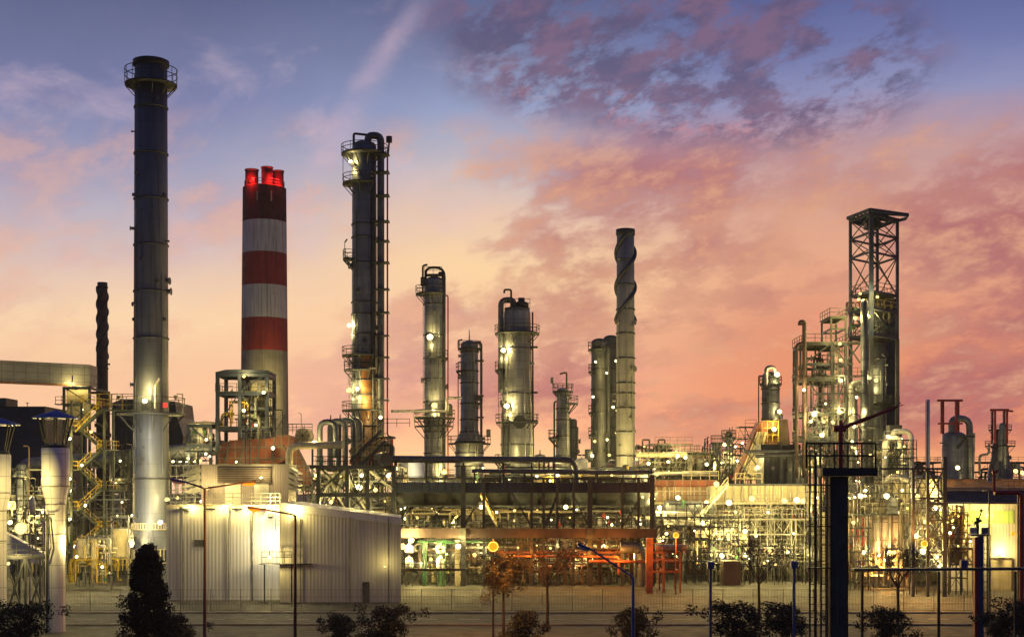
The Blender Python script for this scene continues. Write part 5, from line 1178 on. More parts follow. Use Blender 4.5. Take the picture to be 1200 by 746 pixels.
t = T('under_unit', 'tangle of grey pipes under the brown furnace casing', 'pipework', (X(800, 192), 192, 0))
clutter(t, 768, 836, 592, 622, 188, 198, 26, 6, 93, mats=['galv', 'mid', 'cream', 'dark']); clutter(t, 800, 880, 612, 668, 184, 189, 34, 7, 94, mats=['galv', 'mid', 'dark', 'cream', 'brown'], small=True, nv=10)
t.part('blue_drum', MB().cyl(P(779, 594, 187), P(822, 595, 187), .9, n=18), 'alublue'); t.part('green_cabinet', MB().box(X(799, 185.5), X(803, 185.5), 185.4, 185.9, Z(594, 185), Z(586, 185)), 'greenp')
t.part('cabin', MB().box(X(866, 186), X(876, 186), 186, 188, Z(640, 186), Z(625, 186)), 'cream'); t.part('dark_box', MB().box(X(848, 180), X(868, 180), 180, 183, 0, Z(657, 180)), 'brown')
t.part('pipe', MB().path([P(768, 601, 184.8), P(812, 603, 184.8)], .4, 12), 'pipe'); t.part('pipe', MB().path([P(778, 611, 184.8), P(818, 612, 184.8)], .35, 12), 'galv')
# small column, red-brown flue, dark fin-fan house
t = column('process_column', 'small grey column with a brightly lit crown above the red-brown flue', 'column', 903, 240, [(560, 10.5), (450, 10.5), (440, 9.5)], 'aludark', rings=[455, 472, 490],
           plats=[(449, 13, 0, 360)], pipes=[(-14, 0, 440, 520, .1, 'brown')], lamps=[(908, 440, 1.6), (911, 483, 1.4)])
uloop(t, X(896, 240), X(906, 240), Z(431, 240), Z(452, 240), Z(440, 240), 238.5, .35, 'alu')
Y = 210
t = T('flue_hood', 'tapered red-brown flue standing on the dark fan house', 'flue', (X(914, Y), Y, Z(521, Y)))
t.part('flue', MB().prism([(X(911, Y), Z(521, Y)), (X(926, Y), Z(521, Y)), (X(923, Y), Z(491, Y)), (X(911, Y), Z(491, Y))], Y, Y + 5), 'brown'); t.part('box', MB().box(X(897, Y), X(910.9, Y), Y + .5, Y + 5, Z(521, Y), Z(492, Y)), 'rusty')
t.lamp(P(907, 503, 209), 1.5, size=.8); r = MB(); r.rail([P(893, 517, 209), P(912, 517, 209)], h=3, step=.9, mids=2); t.part('railing', r, 'yellow')
t = T('striped_duct', 'slanting red-brown and cream striped duct beside the dark fan house', 'duct', (X(878, Y), Y, 0))
t.part('casing', MB().prism([(X(a, Y), Z(b, Y)) for a, b in ((862, 562), (890, 494), (900, 494), (895, 528), (884, 562))], Y, Y + 4), 'orangep')
g = MB()
for k in range(5): g.beam(P(866 + k * 4.4, 561, Y - .2), P(888 + k * 2.2, 506, Y - .2), .5, .2)
t.part('stripe_ribs', g, 'creampanel'); g = MB()
for a, b, c_, d_ in ((862, 536, 882, 562), (868, 520, 892, 552), (875, 508, 893, 530), (862, 562, 893, 520)): g.beam(P(a, b, Y - .6), P(c_, d_, Y - .6), .16)
t.part('lattice', g, 'dark'); t.lamp(P(864, 540, 207), 1.0, size=.6); t.lamp(P(885, 549, 207), 1.3, size=.6)
Y = 200
t = T('fan_house', 'dark blue-grey panelled box house on the furnace roof with railed top', 'plant house', (X(919, Y), Y, Z(566, 190)))
t.part('body', MB().box(X(895, Y), X(946, Y), Y, 206, Z(566, 190), Z(531, Y)), 'aludark')
g = MB()
for px in (895, 903, 912, 921, 930, 938, 945): g.box(X(px, Y), X(px, Y) + .2, Y - .2, Y - .003, Z(566, Y), Z(531, Y))
t.part('ribs', g, 'dark'); t.part('pipe', MB().path([P(872, 529, Y - 2), P(960, 528, Y - 2)], .25, 10), 'aludark'); t.part('pipe', MB().path([P(885, 534, Y - 2), P(960, 533, Y - 2)], .25, 10), 'aludark')
t.part('upper_body', MB().box(X(893, Y), X(940, Y), Y + 1, 206, Z(531, Y) + .003, Z(520, Y)), 'dark')
r = MB(); r.rail([P(892, 529, Y - .5), P(940, 529, Y - .5)], h=1.3, step=1); t.part('railing', r, 'dark')
for px, py in ((906, 548), (926, 550), (941, 555)): t.part('hand_wheel', MB().cyl(P(px, py, Y - .35), P(px, py, Y - .21), .3, n=10), 'galv')
for px in (943, 948): t.lamp(P(px, 552, Y - 1), .3, size=.35)

# ================================================================ big tower complex
t = T('lattice_tower', 'tallest lattice headframe with a flat jutting roof, at the right', 'tower', (X(1024, 203), 203, 0))
C4 = [(X(996.5, 204), 204), (X(1021, 198), 198), (X(1051.5, 203), 203), (X(1028, 209), 209)]
for k, (x, y) in enumerate(C4): t.part('post', MB().box(x - (.3 if k == 1 else .2), x + (.3 if k == 1 else .2), y - .2, y + .2, Z(395, 200) if k != 3 else Z(395, 200), Z(251, 200)), 'navy')
for x, y in C4: t.part('leg', MB().box(x - .25, x + .25, y - .25, y + .25, 0, Z(395, 200) - .003), 'dark')
lv = [253, 275, 297.5, 343, 363, 393]
for i, row in enumerate(lv):
    g = MB(); z = Z(row, 200)
    for k in range(4): a = C4[k]; b = C4[(k + 1) % 4]; g.beam((a[0], a[1], z), (b[0], b[1], z), .4 if i in (0, 5) else .26)
    t.part('ring_beam', g, 'navy')
for i, (ra, rb) in enumerate(zip(lv, lv[1:])):
    for k in range(4):
        if i == 3: continue
        a = C4[k]; b = C4[(k + 1) % 4]; g = MB(); g.beam((a[0], a[1], Z(ra, 200)), (b[0], b[1], Z(rb, 200)), .11); g.beam((b[0], b[1] + .05, Z(ra, 200)), (a[0], a[1] + .05, Z(rb, 200)), .11); t.part('brace', g, 'dark')
roof = [(X(994, 203), 203.5), (X(1020, 197), 197.2), (X(1064, 201), 201), (X(1063, 203), 204), (X(1028, 209), 209.8)]
zt = Z(250, 200); g = MB()
for i in range(5): j = (i + 1) % 5; g.beam((*roof[i], zt), (*roof[j], zt), .3, .4)
for k in range(1, 6): a_ = Vector(roof[0]).lerp(Vector(roof[1]), k / 6); b_ = Vector(roof[4]).lerp(Vector(roof[3]), k / 6); g.beam((a_.x, a_.y, zt), (b_.x, b_.y, zt), .16)
g.beam((X(1019, 200), 200, zt + .1), (X(1064, 201), 201.5, zt + .1), .5, .45); g.beam((X(1008, 203), 203, zt - .3), (X(1046, 203), 203, zt - .3), .4)
t.part('roof', g, 'navy'); t.part('hoist', MB().box(X(1014, 203), X(1030, 203), 202, 204, Z(268, 203), Z(254, 203)), 'black')
for row in (343, 363, 393):
    g = MB(); z = Z(row, 200) + .2; q = [(x, y, z) for x, y in C4]; g.poly(q); g.poly([(x, y, z - .12) for x, y in C4][::-1])
    r = MB(); r.rail([(a[0], a[1], z) for a in C4], h=1.2, closed=True); o = t.part('deck', g, 'mid'); t.part('railing', r, 'yellow' if row == 363 else 'dark', o)
for px, py, pw in ((1008, 344, 1.3), (1006, 351, 1), (1002, 373, 1.6), (1018, 371, 1.0), (1028, 348, .7), (1019, 443, .8)): t.lamp(P(px, py, 197), pw, size=.7)
clutter(t, 998, 1046, 345, 392, 202, 207, 8, 3, 101, mats=['dark', 'mid', 'galv'], small=True)
t = column('process_column', 'main grey column under the lattice headframe, lit yellow at its foot', 'column', 1026, 205, [(560, 13.5), (480, 12.5), (395, 11.5), (352, 6)], 'aludark', rings=[402, 420, 440, 462, 480, 500, 520], plats=[(472, 18, 200, 380)], lamps=[(1022, 447, 1.2)])
bulb_or_fill(P(1016, 530, 200), 1.6, 'w', t.o, t.loc); bulb_or_fill(P(1026, 372, 199.5), .8, 'w', t.o, t.loc); t.part('band', MB().lathe(t.cx, 205, [(13 * t.s, Z(478, 205)), (15 * t.s, Z(477, 205)), (15 * t.s, Z(474, 205)), (13 * t.s, Z(473, 205))], 24), 'dark')
t = T('lift_shaft', 'flat dark blue shaft right of the main column under the headframe', 'shaft', (X(1044, 206), 206, 0)); t.part('casing', MB().box(X(1037, 206), X(1052, 206), 206.5, 209, 0, Z(349, 206)), 'navy')
o = t.part('platform', MB().box(X(1035, 204), X(1054, 204), 204, 206.4, Z(475, 204), Z(473.5, 204)), 'dark'); r = MB(); r.rail([P(1035, 473.5, 204.1), P(1054, 473.5, 204.1)], step=1); t.part('railing', r, 'dark', o)
t = T('riser_pipe', 'tall slim silver riser in front of the main right-hand column', 'pipe', (X(1013, 196), 196, 0)); t.part('shell', MB().lathe(X(1013, 196), 196, [(.52, 0), (.52, Z(354, 196)), (.3, Z(351, 196)), (.01, Z(350, 196))], 16), 'aludark')
shaft_rings(t, X(1013, 196), 196, lambda z: .52, [Z(r_, 196) for r_ in range(365, 560, 14)], 'dark', None, .04, .1)
for k, (a, b, tp) in enumerate(((998, 1010, 449), (1004, 1014, 456))):
    t = T('bent_pipe', ('outer silver pipe hooked over at its top beside the tall riser', 'inner silver pipe hooked over at its top beside the tall riser')[k], 'pipe', (X(a, 197), 197 + k * 2, 0))
    t.part('run', MB().path([(X(a, 197), 197 + k * 2, 0), (X(a, 197), 197 + k * 2, Z(tp, 197)), (X(b, 197), 197 + k * 2, Z(tp, 197)), (X(b, 197), 197 + k * 2, Z(tp + 8, 197))], .5, 14, bend=1.1), 'alu')
t = T('deck_structure', 'open multi-deck steel structure with brown pipes left of the headframe', 'structure', (X(965, 202), 202, 0))
frame(t, [944, 975, 991], 198, 206, [401, 425, 443, 484, 512, 545], m='dark', w=.4, decks=(0, 2, 3, 4), brace=[(0, 0, '/'), (0, 1, '\\'), (1, 0, '\\'), (0, 2, '\\'), (1, 2, '/'), (0, 3, '/'), (1, 3, '/'), (0, 4, 'X')])
frame(t, [974, 991], 199, 205, [371, 384, 400.5], m='green', w=.25, brace=[(0, 0, '/')], decks=(0,), base=Z(400.5, 199))
for rw in (484, 512): t.part('side_deck', MB().box(X(930, 198), X(944, 198), 197.4, 199, Z(rw, 198), Z(rw - 1.5, 198)), 'dark')
g = MB(); g.box(X(991, 198), X(1014, 198), 198, 200, Z(402, 198), Z(400, 198)); g.box(X(991, 198), X(1000, 198), 198, 200, Z(427, 198), Z(425, 198)); g.beam(P(991, 425, 198), P(1010, 400, 198), .2); g.beam(P(991, 400, 198), P(1008, 425, 198), .18); t.part('link_beams', g, 'dark')
for pts, r_ in ((((933.5, 560), (933.5, 403), (944, 402)), .26), (((942.5, 560), (942.5, 377), (937.5, 377), (937.5, 381)), .3), (((938, 445), (938, 405), (942, 400)), .16)): t.part('pipe', MB().path([P(a, b, 196.5) for a, b in pts], r_, 10, bend=.6), 'brown')
g = MB(); g.cyl(P(946, 515, 200), P(972, 515, 200), 1.1, n=18); g.cyl(P(945, 515, 200), P(946, 515, 200), .6, 1.1, n=18); t.part('drum', g, 'dark'); t.part('pipe', MB().path([P(950, 490, 198), P(958, 492, 198), P(962, 508, 198)], .35, 10), 'dark')
clutter(t, 946, 1000, 402, 445, 199, 204, 7, 1, 103, mats=['dark', 'mid', 'yellow', 'green', 'galv'], small=True, nv=4)
for px, py, pw in ((984, 403, 1.2), (985, 422, 1.2), (985, 446, 1.4), (984, 483, 1.9), (954, 486, 1.5), (963, 510, 1.5), (942, 457, .5), (950, 494, 1.2), (965, 494, .9), (1011, 484, .8), (976, 495, .8), (957, 538, .5), (1001, 500, .8)): t.lamp(P(px, py, 196), pw, size=.8)
t = T('process_unit', 'pipes and ladders crowding the lower decks left of the headframe', 'pipework', (X(975, 204), 204, 0)); clutter(t, 946, 1012, 447, 556, 199, 205, 38, 6, 104, mats=['dark', 'mid', 'galv', 'cream', 'brown'], small=True, nv=6)
ladder(t, X(980, 197.5), 197.5, Z(545, 198), Z(401, 198), 'mid', True, .5)

# ================================================================ near fire-monitor tower
Y = 95
t = T('monitor_tower', 'near dark concrete tower carrying a railed deck', 'tower', (X(984, Y), Y, 0))
t.part('column', MB().box(X(973, Y), X(994, Y), Y, Y + 1.3, 0, Z(558, Y)), 'darkcon')
for q in (973.6, 992.6): t.part('corner_strip', MB().box(X(q, Y), X(q + .9, Y), Y - .03, Y - .002, 0, Z(558, Y)), 'black')
t.part('conduit', MB().path([P(981, 548, Y - .9), P(981, 562, Y - .1), (X(981, Y), Y - .1, 0)], .03, 6), 'mid')
o = t.part('deck', MB().box(X(961, Y), X(1025, Y), Y - .8, Y + 2.2, Z(557.5, Y), Z(548, Y)), 'black')
r = MB(); r.rail([P(945, 548.5, Y + 2.1), P(945, 548.5, Y - .7), P(1026, 548.5, Y - .7), P(1026, 548.5, Y + 2.1)], h=1.7, step=.95, w=.1, closed=True, mids=1); t.part('railing', r, 'black', o)
for px in (948, 957, 963, 968): t.part('post', MB().box(X(px, Y) - .06, X(px, Y) + .06, Y - .3 + (.5 if px % 2 else 0), Y - .2 + (.5 if px % 2 else 0), 0, Z(530 if px < 960 else 548, Y)), 'black')
ladder(t, X(965.5, Y), Y + .25, 0, Z(545, Y), 'black', False, .34); ladder(t, X(952.5, Y), Y + .25, 0, Z(520, Y), 'black', False, .34)
g = MB()
for row in (568, 616, 665): g.box(X(945, Y), X(973, Y), Y - .3, Y + .6, Z(row, Y) - .05, Z(row, Y) + .03)
t.part('landings', g, 'black')
g = MB()
for k in range(9): z = Z(572 + k * 11, Y); g.path([(X(963, Y), Y, z), (X(963, Y), Y - .6, z), (X(971, Y), Y - .6, z), (X(971, Y), Y, z)], .02, 4, bend=.1)
g.beam((X(967, Y), Y - .6, Z(572, Y)), (X(967, Y), Y - .6, Z(660, Y)), .03)
t.part('ladder_cage', g, 'black')
def monitor(t, px, Y, base_row, top_row, tip, k=1.0, m='red'):
    t.part('riser', MB().cyl(P(px, base_row, Y), P(px, top_row, Y), .17 * k, n=10), m)
    t.part('flange', MB().cyl(P(px, base_row - 8 * k, Y), P(px, base_row - 10 * k, Y), .28 * k, n=12), m)
    c_ = P(px, top_row, Y); g = MB(); g.cyl(c_ - Vector((.5 * k, 0, 0)), c_ + Vector((.35 * k, 0, 0)), .22 * k, n=12); g.cyl(c_ - Vector((0, .3 * k, 0)), c_ + Vector((0, .3 * k, 0)), .24 * k, n=12); g.cyl(c_, c_ + Vector((0, 0, .55 * k)), .12 * k, n=8); t.part('swivel', g, m)
    q = P(tip[0], tip[1], Y); d = (q - c_).normalized(); g = MB(); g.sweep([c_, q], [.15 * k, .09 * k], 10); t.part('barrel', g, m)
    g = MB(); g.beam(q - d * .1, q + d * .35 * k + Vector((0, 0, .2 * k)), .06 * k); g.beam(q - d * .1, q + d * .5 * k, .06 * k); t.part('nozzle', g, m)
    g = MB(); g.path([c_ + d * .1 + Vector((0, -.1, .2 * k)), c_ + d * .7 * k + Vector((0, -.1, .75 * k)), c_ + d * 1.3 * k + Vector((0, -.1, .5 * k)), c_ + d * 1.5 * k], .035 * k, 6, bend=.2); t.part('hose', g, 'black')
t = T('water_cannon', 'large dark red water cannon aimed up to the right on the near dark tower', 'water cannon', P(985, 548, Y))
monitor(t, 985, Y + .5, 548, 502, (1050, 477), 1.0)

# ================================================================ right: bent silver pipes
t = T('bent_pipe', 'tall silver pipe arched over to the left above the glazed shed', 'pipe', (X(1068, 186), 186, 0)); t.part('run', MB().path([(X(1068, 186), 186, 0), P(1068, 505, 186), P(1047, 505, 186), P(1047, 514, 186)], .36, 16, bend=1.2), 'white')
t = T('bent_pipe', 'silver pipe arched over to the right beside the taller arch', 'pipe', (X(1037, 184), 184, 0)); t.part('run', MB().path([(X(1037, 184), 184, 0), P(1037, 513, 184), P(1055, 513, 184), P(1055, 526, 184)], .36, 16, bend=1.1), 'white')
t = T('bent_pipe', 'silver pipe running level and elbowing down over the grey box', 'pipe', (X(1070, 174), 174, 0)); t.part('run', MB().path([P(1040, 566, 178), P(1042, 559, 176), P(1069, 560, 174), (X(1070, 174), 174, Z(600, 174))], .45, 16, bend=1.5), 'pipe')
t = T('bent_pipe', 'blue-grey pipe bent back on itself behind the lattice pylon', 'pipe', (X(1100, 178), 178, 0)); t.part('run', MB().path([P(1070, 560, 178), P(1104, 560, 178), P(1104, 575, 178), P(1072, 575, 178)], .42, 14, bend=1), 'alublue'); t.part('stand', MB().box(X(1090, 178), X(1090, 178) + .3, 178.3, 178.6, 0, Z(562, 178)), 'mid')
t = T('exchanger_unit', 'small drums and ladders inside the silver pipe arches', 'pipework', (X(1052, 190), 190, 0)); clutter(t, 1038, 1072, 515, 566, 188, 194, 14, 6, 111, mats=['dark', 'mid', 'galv'], small=True)
t.part('drum', MB().lathe(X(1051, 192), 192, [(.9, 0), (.9, Z(542, 192)), (.5, Z(538, 192)), (.01, Z(537, 192))], 18), 'twin'); t.part('cabin', MB().box(X(1047, 192), X(1062, 192), 194, 196, Z(535, 192), Z(497, 192)), 'dark')
t.lamp(P(1040, 511.5, 182.8), 1.2, size=.6); t.lamp(P(1056, 514, 190), .9, size=.5)
# glazed shed with platform and box
Y = 176
t = T('glazed_shed', 'low shed with sloping glazed roof panels left of the bent silver pipes', 'shed', (X(1030, Y), Y, 0))
t.part('roof', MB().hexa([(X(997, Y), Y, Z(585, Y)), (X(1058, Y), Y, Z(585, Y)), (X(1050, Y), 186, Z(568, Y)), (X(997, Y), 186, Z(568, Y)), (X(997, Y), Y, Z(584, Y)), (X(1058, Y), Y, Z(584, Y)), (X(1050, Y), 186, Z(567, Y)), (X(997, Y), 186, Z(567, Y))]), 'glass')
t.part('wall', MB().box(X(997, Y), X(1060, Y), Y + 1.5, Y + 1.7, Z(605, Y), Z(585, Y)), 'creampanel')
g = MB()
for px in (1000, 1014, 1028, 1042, 1056): g.box(X(px, Y), X(px, Y) + .2, Y, Y + .2, 0, Z(585, Y))
t.part('posts', g, 'galv')
o = t.part('deck', MB().box(X(995, Y), X(1073, Y), Y - 2, Y + 2, Z(603, Y), Z(601, Y)), 'dark'); r = MB(); r.rail([P(996, 601, Y - 1.9), P(1040, 601, Y - 1.9)], h=1.2, step=1); r.rail([P(1053, 601, Y - 1.9), P(1072, 601, Y - 1.9)], h=1.2, step=1); t.part('railing', r, 'galv', o)
t.part('grey_box', MB().box(X(1040, 173.6), X(1053, 173.6), 173.6, 175, Z(601, Y), Z(582, Y)), 'aludark'); t.part('hood', MB().prism([(X(1008, Y), Z(583, Y)), (X(1014, Y), Z(583, Y)), (X(1011, Y), Z(574, Y))], Y - .4, Y - .1), 'galv')
for px, py, pw in ((1008, 581, 1.7), (1038.5, 581, 1.6), (1075, 582, 2.0), (1012, 647, 1.2), (1000, 612, .6)): t.lamp(P(px, py, 173), pw, size=.85)
t = T('panel_tower', 'mauve panelled box below the deck, its foot flooded orange', 'plant house', (X(1044, 177), 177, 0))
t.part('wall', MB().box(X(1021, 177), X(1069, 177), 177, 183, 0, Z(604, 177)), 'louvre'); g = MB()
for px in (1021, 1032, 1044, 1058, 1068): g.box(X(px, 177), X(px, 177) + .2, 176.8, 176.997, 0, Z(604, 177))
for rw in (612, 633): g.box(X(1021, 177), X(1032, 177), 176.7, 176.79, Z(rw, 177), Z(rw - 1.2, 177)); g.box(X(1021, 177), X(1069, 177), 176.6, 176.69, Z(rw, 177), Z(rw - 1, 177))
t.part('panel_frame', g, 'brown')
for px, py, pw in ((1040, 647, 1.8), (1047, 646, 1.8), (1030, 650, .9)): t.lamp(P(px, py, 174.5), pw, size=.8)
bulb_or_fill(P(1052, 655, 174), 1.0, 'o', t.o, t.loc); bulb_or_fill(P(1032, 657, 174), .9, 'o', t.o, t.loc)
t = T('low_unit', 'yellow-lit pipes and stairs between the near dark tower and the mauve box', 'pipework', (X(1005, 178), 178, 0)); clutter(t, 997, 1022, 604, 680, 178, 183, 16, 3, 113, mats=['cream', 'mid', 'red', 'galv'], small=True); clutter(t, 1000, 1070, 640, 684, 172, 176, 14, 3, 114, mats=['cream', 'galv', 'mid'], small=True)
t.part('back_panel', MB().box(X(964, 186), X(1110, 186), 187, 187.3, 0, Z(600, 186)), 'creampanel')
# lattice pylon bridge
t = T('lattice_pylon', 'dark cross-braced pylon between the bent pipes and the right-hand hall', 'pylon', (X(1096, 160), 160, 0))
for px, y, tp in ((1107, 160, 535), (1087, 160, 548), (1070, 160, 548), (1106, 163, 548), (1087, 163, 548)): t.part('post', MB().box(X(px, y) - (.22 if px == 1107 else .15), X(px, y) + (.22 if px == 1107 else .15), y - .15, y + .15, 0, Z(tp, y)), 'navy')
lv = [549, 583, 590, 609, 628, 647, 667]
for i, row in enumerate(lv):
    g = MB(); g.beam(P(1070 if i < 2 else 1087, row, 160), P(1107, row, 160), .25 if i in (0, 2) else .16); g.beam(P(1107, row, 160), P(1107, row, 163), .16); g.beam(P(1087, row, 163), P(1107, row, 163), .16); t.part('beam', g, 'navy')
t.part('beam', MB().beam(P(1030, 549, 160), P(1070, 549, 160), .25), 'navy')
for a, b in zip(lv, lv[1:]):
    g = MB(); g.beam(P(1088, a, 160), P(1106, b, 160), .13); g.beam(P(1106, a, 160.1), P(1088, b, 160.1), .13); t.part('brace', g, 'navy')
t.part('brace', MB().beam(P(1086, 549, 160), P(1071, 583, 160), .13).beam(P(1086, 549, 160.1), P(1106, 583, 160.1), .13), 'navy')
clutter(t, 1072, 1106, 584, 667, 165, 172, 22, 4, 115, mats=['cream', 'galv', 'mid', 'dark'], small=True)
for px, py, pw in ((1073, 628, 1.6), (1081, 646, 1.6), (1096, 656, 1.6), (1102, 664, 1.4), (1095, 596, .7), (1084, 611, .7)): t.lamp(P(px, py, 164), pw, size=.8)
t.lamp(P(1083, 637, 157), 2.4, 'o', size=.8)
# ================================================================ right hall
Y = 168
t = T('right_hall', 'large cream-walled hall with olive and blue roof edge at the right', 'hall', (X(1160, Y), Y, 0))
t.part('roof_band', MB().box(X(1105, Y), X(1300, Y), Y + 1.2, 200, Z(588, Y), Z(561, 170)), 'cream', label='olive upper roof band')
t.part('roof_edge', MB().box(X(1104, Y), X(1300, Y), Y + .8, Y + 1.19, Z(574.5, Y), Z(573, Y)), 'galv'); t.part('roof_edge', MB().box(X(1104, Y), X(1300, Y), Y + 1, Y + 1.19, Z(562, Y), Z(560.5, Y)), 'galv')
t.part('eaves', MB().hexa([(X(1104, Y), Y - 1.5, Z(590, Y)), (X(1300, Y), Y - 1.5, Z(590, Y)), (X(1300, Y), Y + .79, Z(589, Y)), (X(1104, Y), Y + .79, Z(589, Y)), (X(1104, Y), Y - 1.5, Z(588, Y)), (X(1300, Y), Y - 1.5, Z(588, Y)), (X(1300, Y), Y + .79, Z(575, Y)), (X(1104, Y), Y + .79, Z(575, Y))]), 'navy', label='dark blue sloping eaves')
t.part('wall', MB().box(X(1105, Y), X(1300, Y), Y + 1.5, Y + 2, 0, Z(588, Y) - .003), 'ribfine')
t.part('window_band', MB().box(X(1138, Y), X(1193, Y), Y + 1.42, Y + 1.497, Z(613, Y), Z(598, Y)), 'limewin'); t.part('window_band', MB().box(X(1106, Y), X(1136, Y), Y + 1.42, Y + 1.497, Z(613, Y), Z(598, Y)), 'limewin')
g = MB()
for px in (1137, 1164): g.box(X(px, Y), X(px, Y) + .25, Y + 1.3, Y + 1.41, 0, Z(589, Y))
t.part('mullion', g, 'cream'); o = t.part('door', MB().box(X(1165, Y), X(1190, Y), Y + 1.4, Y + 1.497, 0, Z(655, Y)), 'cream'); g = MB(); g.box(X(1164, Y), X(1165, Y), Y + 1.2, Y + 1.39, 0, Z(655, Y)); g.box(X(1190, Y), X(1191, Y), Y + 1.2, Y + 1.39, 0, Z(655, Y)); g.box(X(1164, Y), X(1191, Y), Y + 1.2, Y + 1.39, Z(655, Y) + .003, Z(653.5, Y)); t.part('door_frame', g, 'brown', o)
t.part('corner_post', MB().box(X(1193, Y), X(1196, Y), Y - 1.4, Y - 1, 0, Z(590, Y)), 'black'); t.part('side_wall', MB().box(X(1197.5, Y), X(1300, Y), Y - 1.2, Y + 1.4, 0, Z(592, Y)), 'navy')
for px, py, pw, tl in ((1175, 651, .9, -.8), (1116, 595, 1.5, -.8), (1120, 619, 1.8, -.4), (1106, 600, .7, -.6)): t.lamp(P(px, py, Y + .6), pw, size=.75, tilt=tl)
bulb_or_fill(P(1150, 640, Y - 4), 1.1, 'w', t.o, t.loc); bulb_or_fill(P(1130, 600, Y - 2), 1.0, 'w', t.o, t.loc); bulb_or_fill(P(1170, 603, Y - .6), .8, 'w', t.o, t.loc)
t = T('sodium_lamp', 'orange lamp reaching in over the cream hall wall at the right edge', 'lamp', (X(1204, 160), 160, 0)); t.part('post', MB().cyl((X(1204, 160), 160, 0), P(1204, 622, 160), .1, n=8), 'brown'); t.part('arm', MB().cyl(P(1204, 624, 160), P(1190, 624, 160), .06, n=6), 'brown'); t.lamp(P(1187, 625, 160), .6, 'o', size=.9, tilt=-.1)
t = T('side_frame', 'small steel platform with pipes against the cream hall wall', 'frame', (X(1125, 163), 163, 0)); frame(t, [1112, 1126, 1140], 163, 167, [642, 660], m='mid', w=.2, decks=(0,), brace=[(1, 0, '\\')]); clutter(t, 1108, 1138, 590, 660, 163, 166.5, 20, 3, 116, mats=['mid', 'cream', 'galv', 'yellow'], small=True)
Y = 112
t = T('water_cannon_pillar', 'blue and red pillar topped by a thin black water cannon before the cream hall', 'water cannon', (X(1147, Y), Y, 0))
t.part('pillar', MB().box(X(1147, Y), X(1153, Y), Y, Y + .5, 0, Z(628, Y)), 'blue'); t.part('pillar_side', MB().box(X(1142.5, Y), X(1147, Y) - .003, Y, Y + .5, 0, Z(629, Y)), 'red')
t.part('deck', MB().box(X(1136, Y), X(1158, Y), Y - .4, Y + .8, Z(627.8, Y), Z(625.5, Y)), 'galv')
t.part('riser', MB().cyl(P(1145.5, 625, Y), P(1145.5, 606, Y), .13, n=8), 'black'); g = MB(); g.cyl(P(1142, 613, Y), P(1150, 609, Y), .12, n=8); g.beam(P(1146, 612, Y), P(1150, 599, Y), .08); g.cyl(P(1149.6, 599, Y), P(1150.6, 596.5, Y), .1, n=8); t.part('barrel', g, 'black')
ladder(t, X(1155, Y), Y + .2, 0, Z(626, Y), 'dark', True, .35)
def board(t, px0, px1, ra, rb, Y, text):
    t.part('sign_board', MB().box(X(px0, Y), X(px1, Y), Y, Y + .05, Z(rb, Y), Z(ra, Y)), 'sign')
    if text:
        cu = bpy.data.curves.new('lettering', 'FONT'); cu.body = text; cu.size = (Z(ra, Y) - Z(rb, Y)) * .75; cu.align_x = 'CENTER'; cu.align_y = 'CENTER'; cu.extrude = .004
        o = link('lettering', cu); me = bpy.data.meshes.new_from_object(o); bpy.data.objects.remove(o); o = link('lettering', me, t.o); o.location = Vector((X((px0 + px1) / 2, Y), Y - .008, Z((ra + rb) / 2, Y))) - t.loc; o.rotation_euler = (pi / 2, 0, 0); me.materials.clear(); me.materials.append(M['ink'])
board(t, 1137, 1144.5, 617.5, 625, Y - .45, '665'); t.part('panel', MB().box(X(1148, Y), X(1156, Y), Y - .45, Y - .4, Z(625, Y), Z(617.5, Y)), 'alublue')
Y = 118
t = T('monitor_deck', 'raised railed deck with red pipe and small red water cannon at the right edge', 'water cannon', (X(1165, Y), Y, 0))
t.part('riser', MB().cyl(P(1165, 576, Y), P(1165, 552, Y), .12, n=8), 'red'); g = MB(); g.cyl(P(1162.5, 553, Y), P(1168, 552, Y), .1, n=8); g.beam(P(1165, 553, Y), P(1162, 547.5, Y), .1); g.cyl(P(1167, 554, Y), P(1170, 550, Y), .08, n=6); t.part('barrel', g, 'red')
t.part('pipe', MB().path([P(1165, 577, Y), P(1197, 576.5, Y), (X(1197, Y), Y, 0)], .19, 12, bend=.5), 'red')
o = t.part('deck', MB().box(X(1158, Y), X(1215, Y), Y + .2, Y + 1.6, Z(575, Y), Z(574, Y)), 'mid'); r = MB(); r.rail([P(1175, 574, Y + .25), P(1215, 574, Y + .25)], h=.75, step=.5, w=.04); r.rail([P(1157, 566, Y), P(1173, 566, Y)], h=.6, step=.5, w=.04); t.part('railing', r, 'mid', o)
for px in (1160, 1194, 1212): t.part('post', MB().box(X(px, Y), X(px, Y) + .1, Y + .3, Y + .4, 0, Z(574, Y)), 'dark')
t.part('brace', MB().beam(P(1164, 587, Y + .3), P(1182, 577, Y + .3), .07), 'dark'); board(t, 1157, 1163, 558, 564.5, Y - .1, '86')

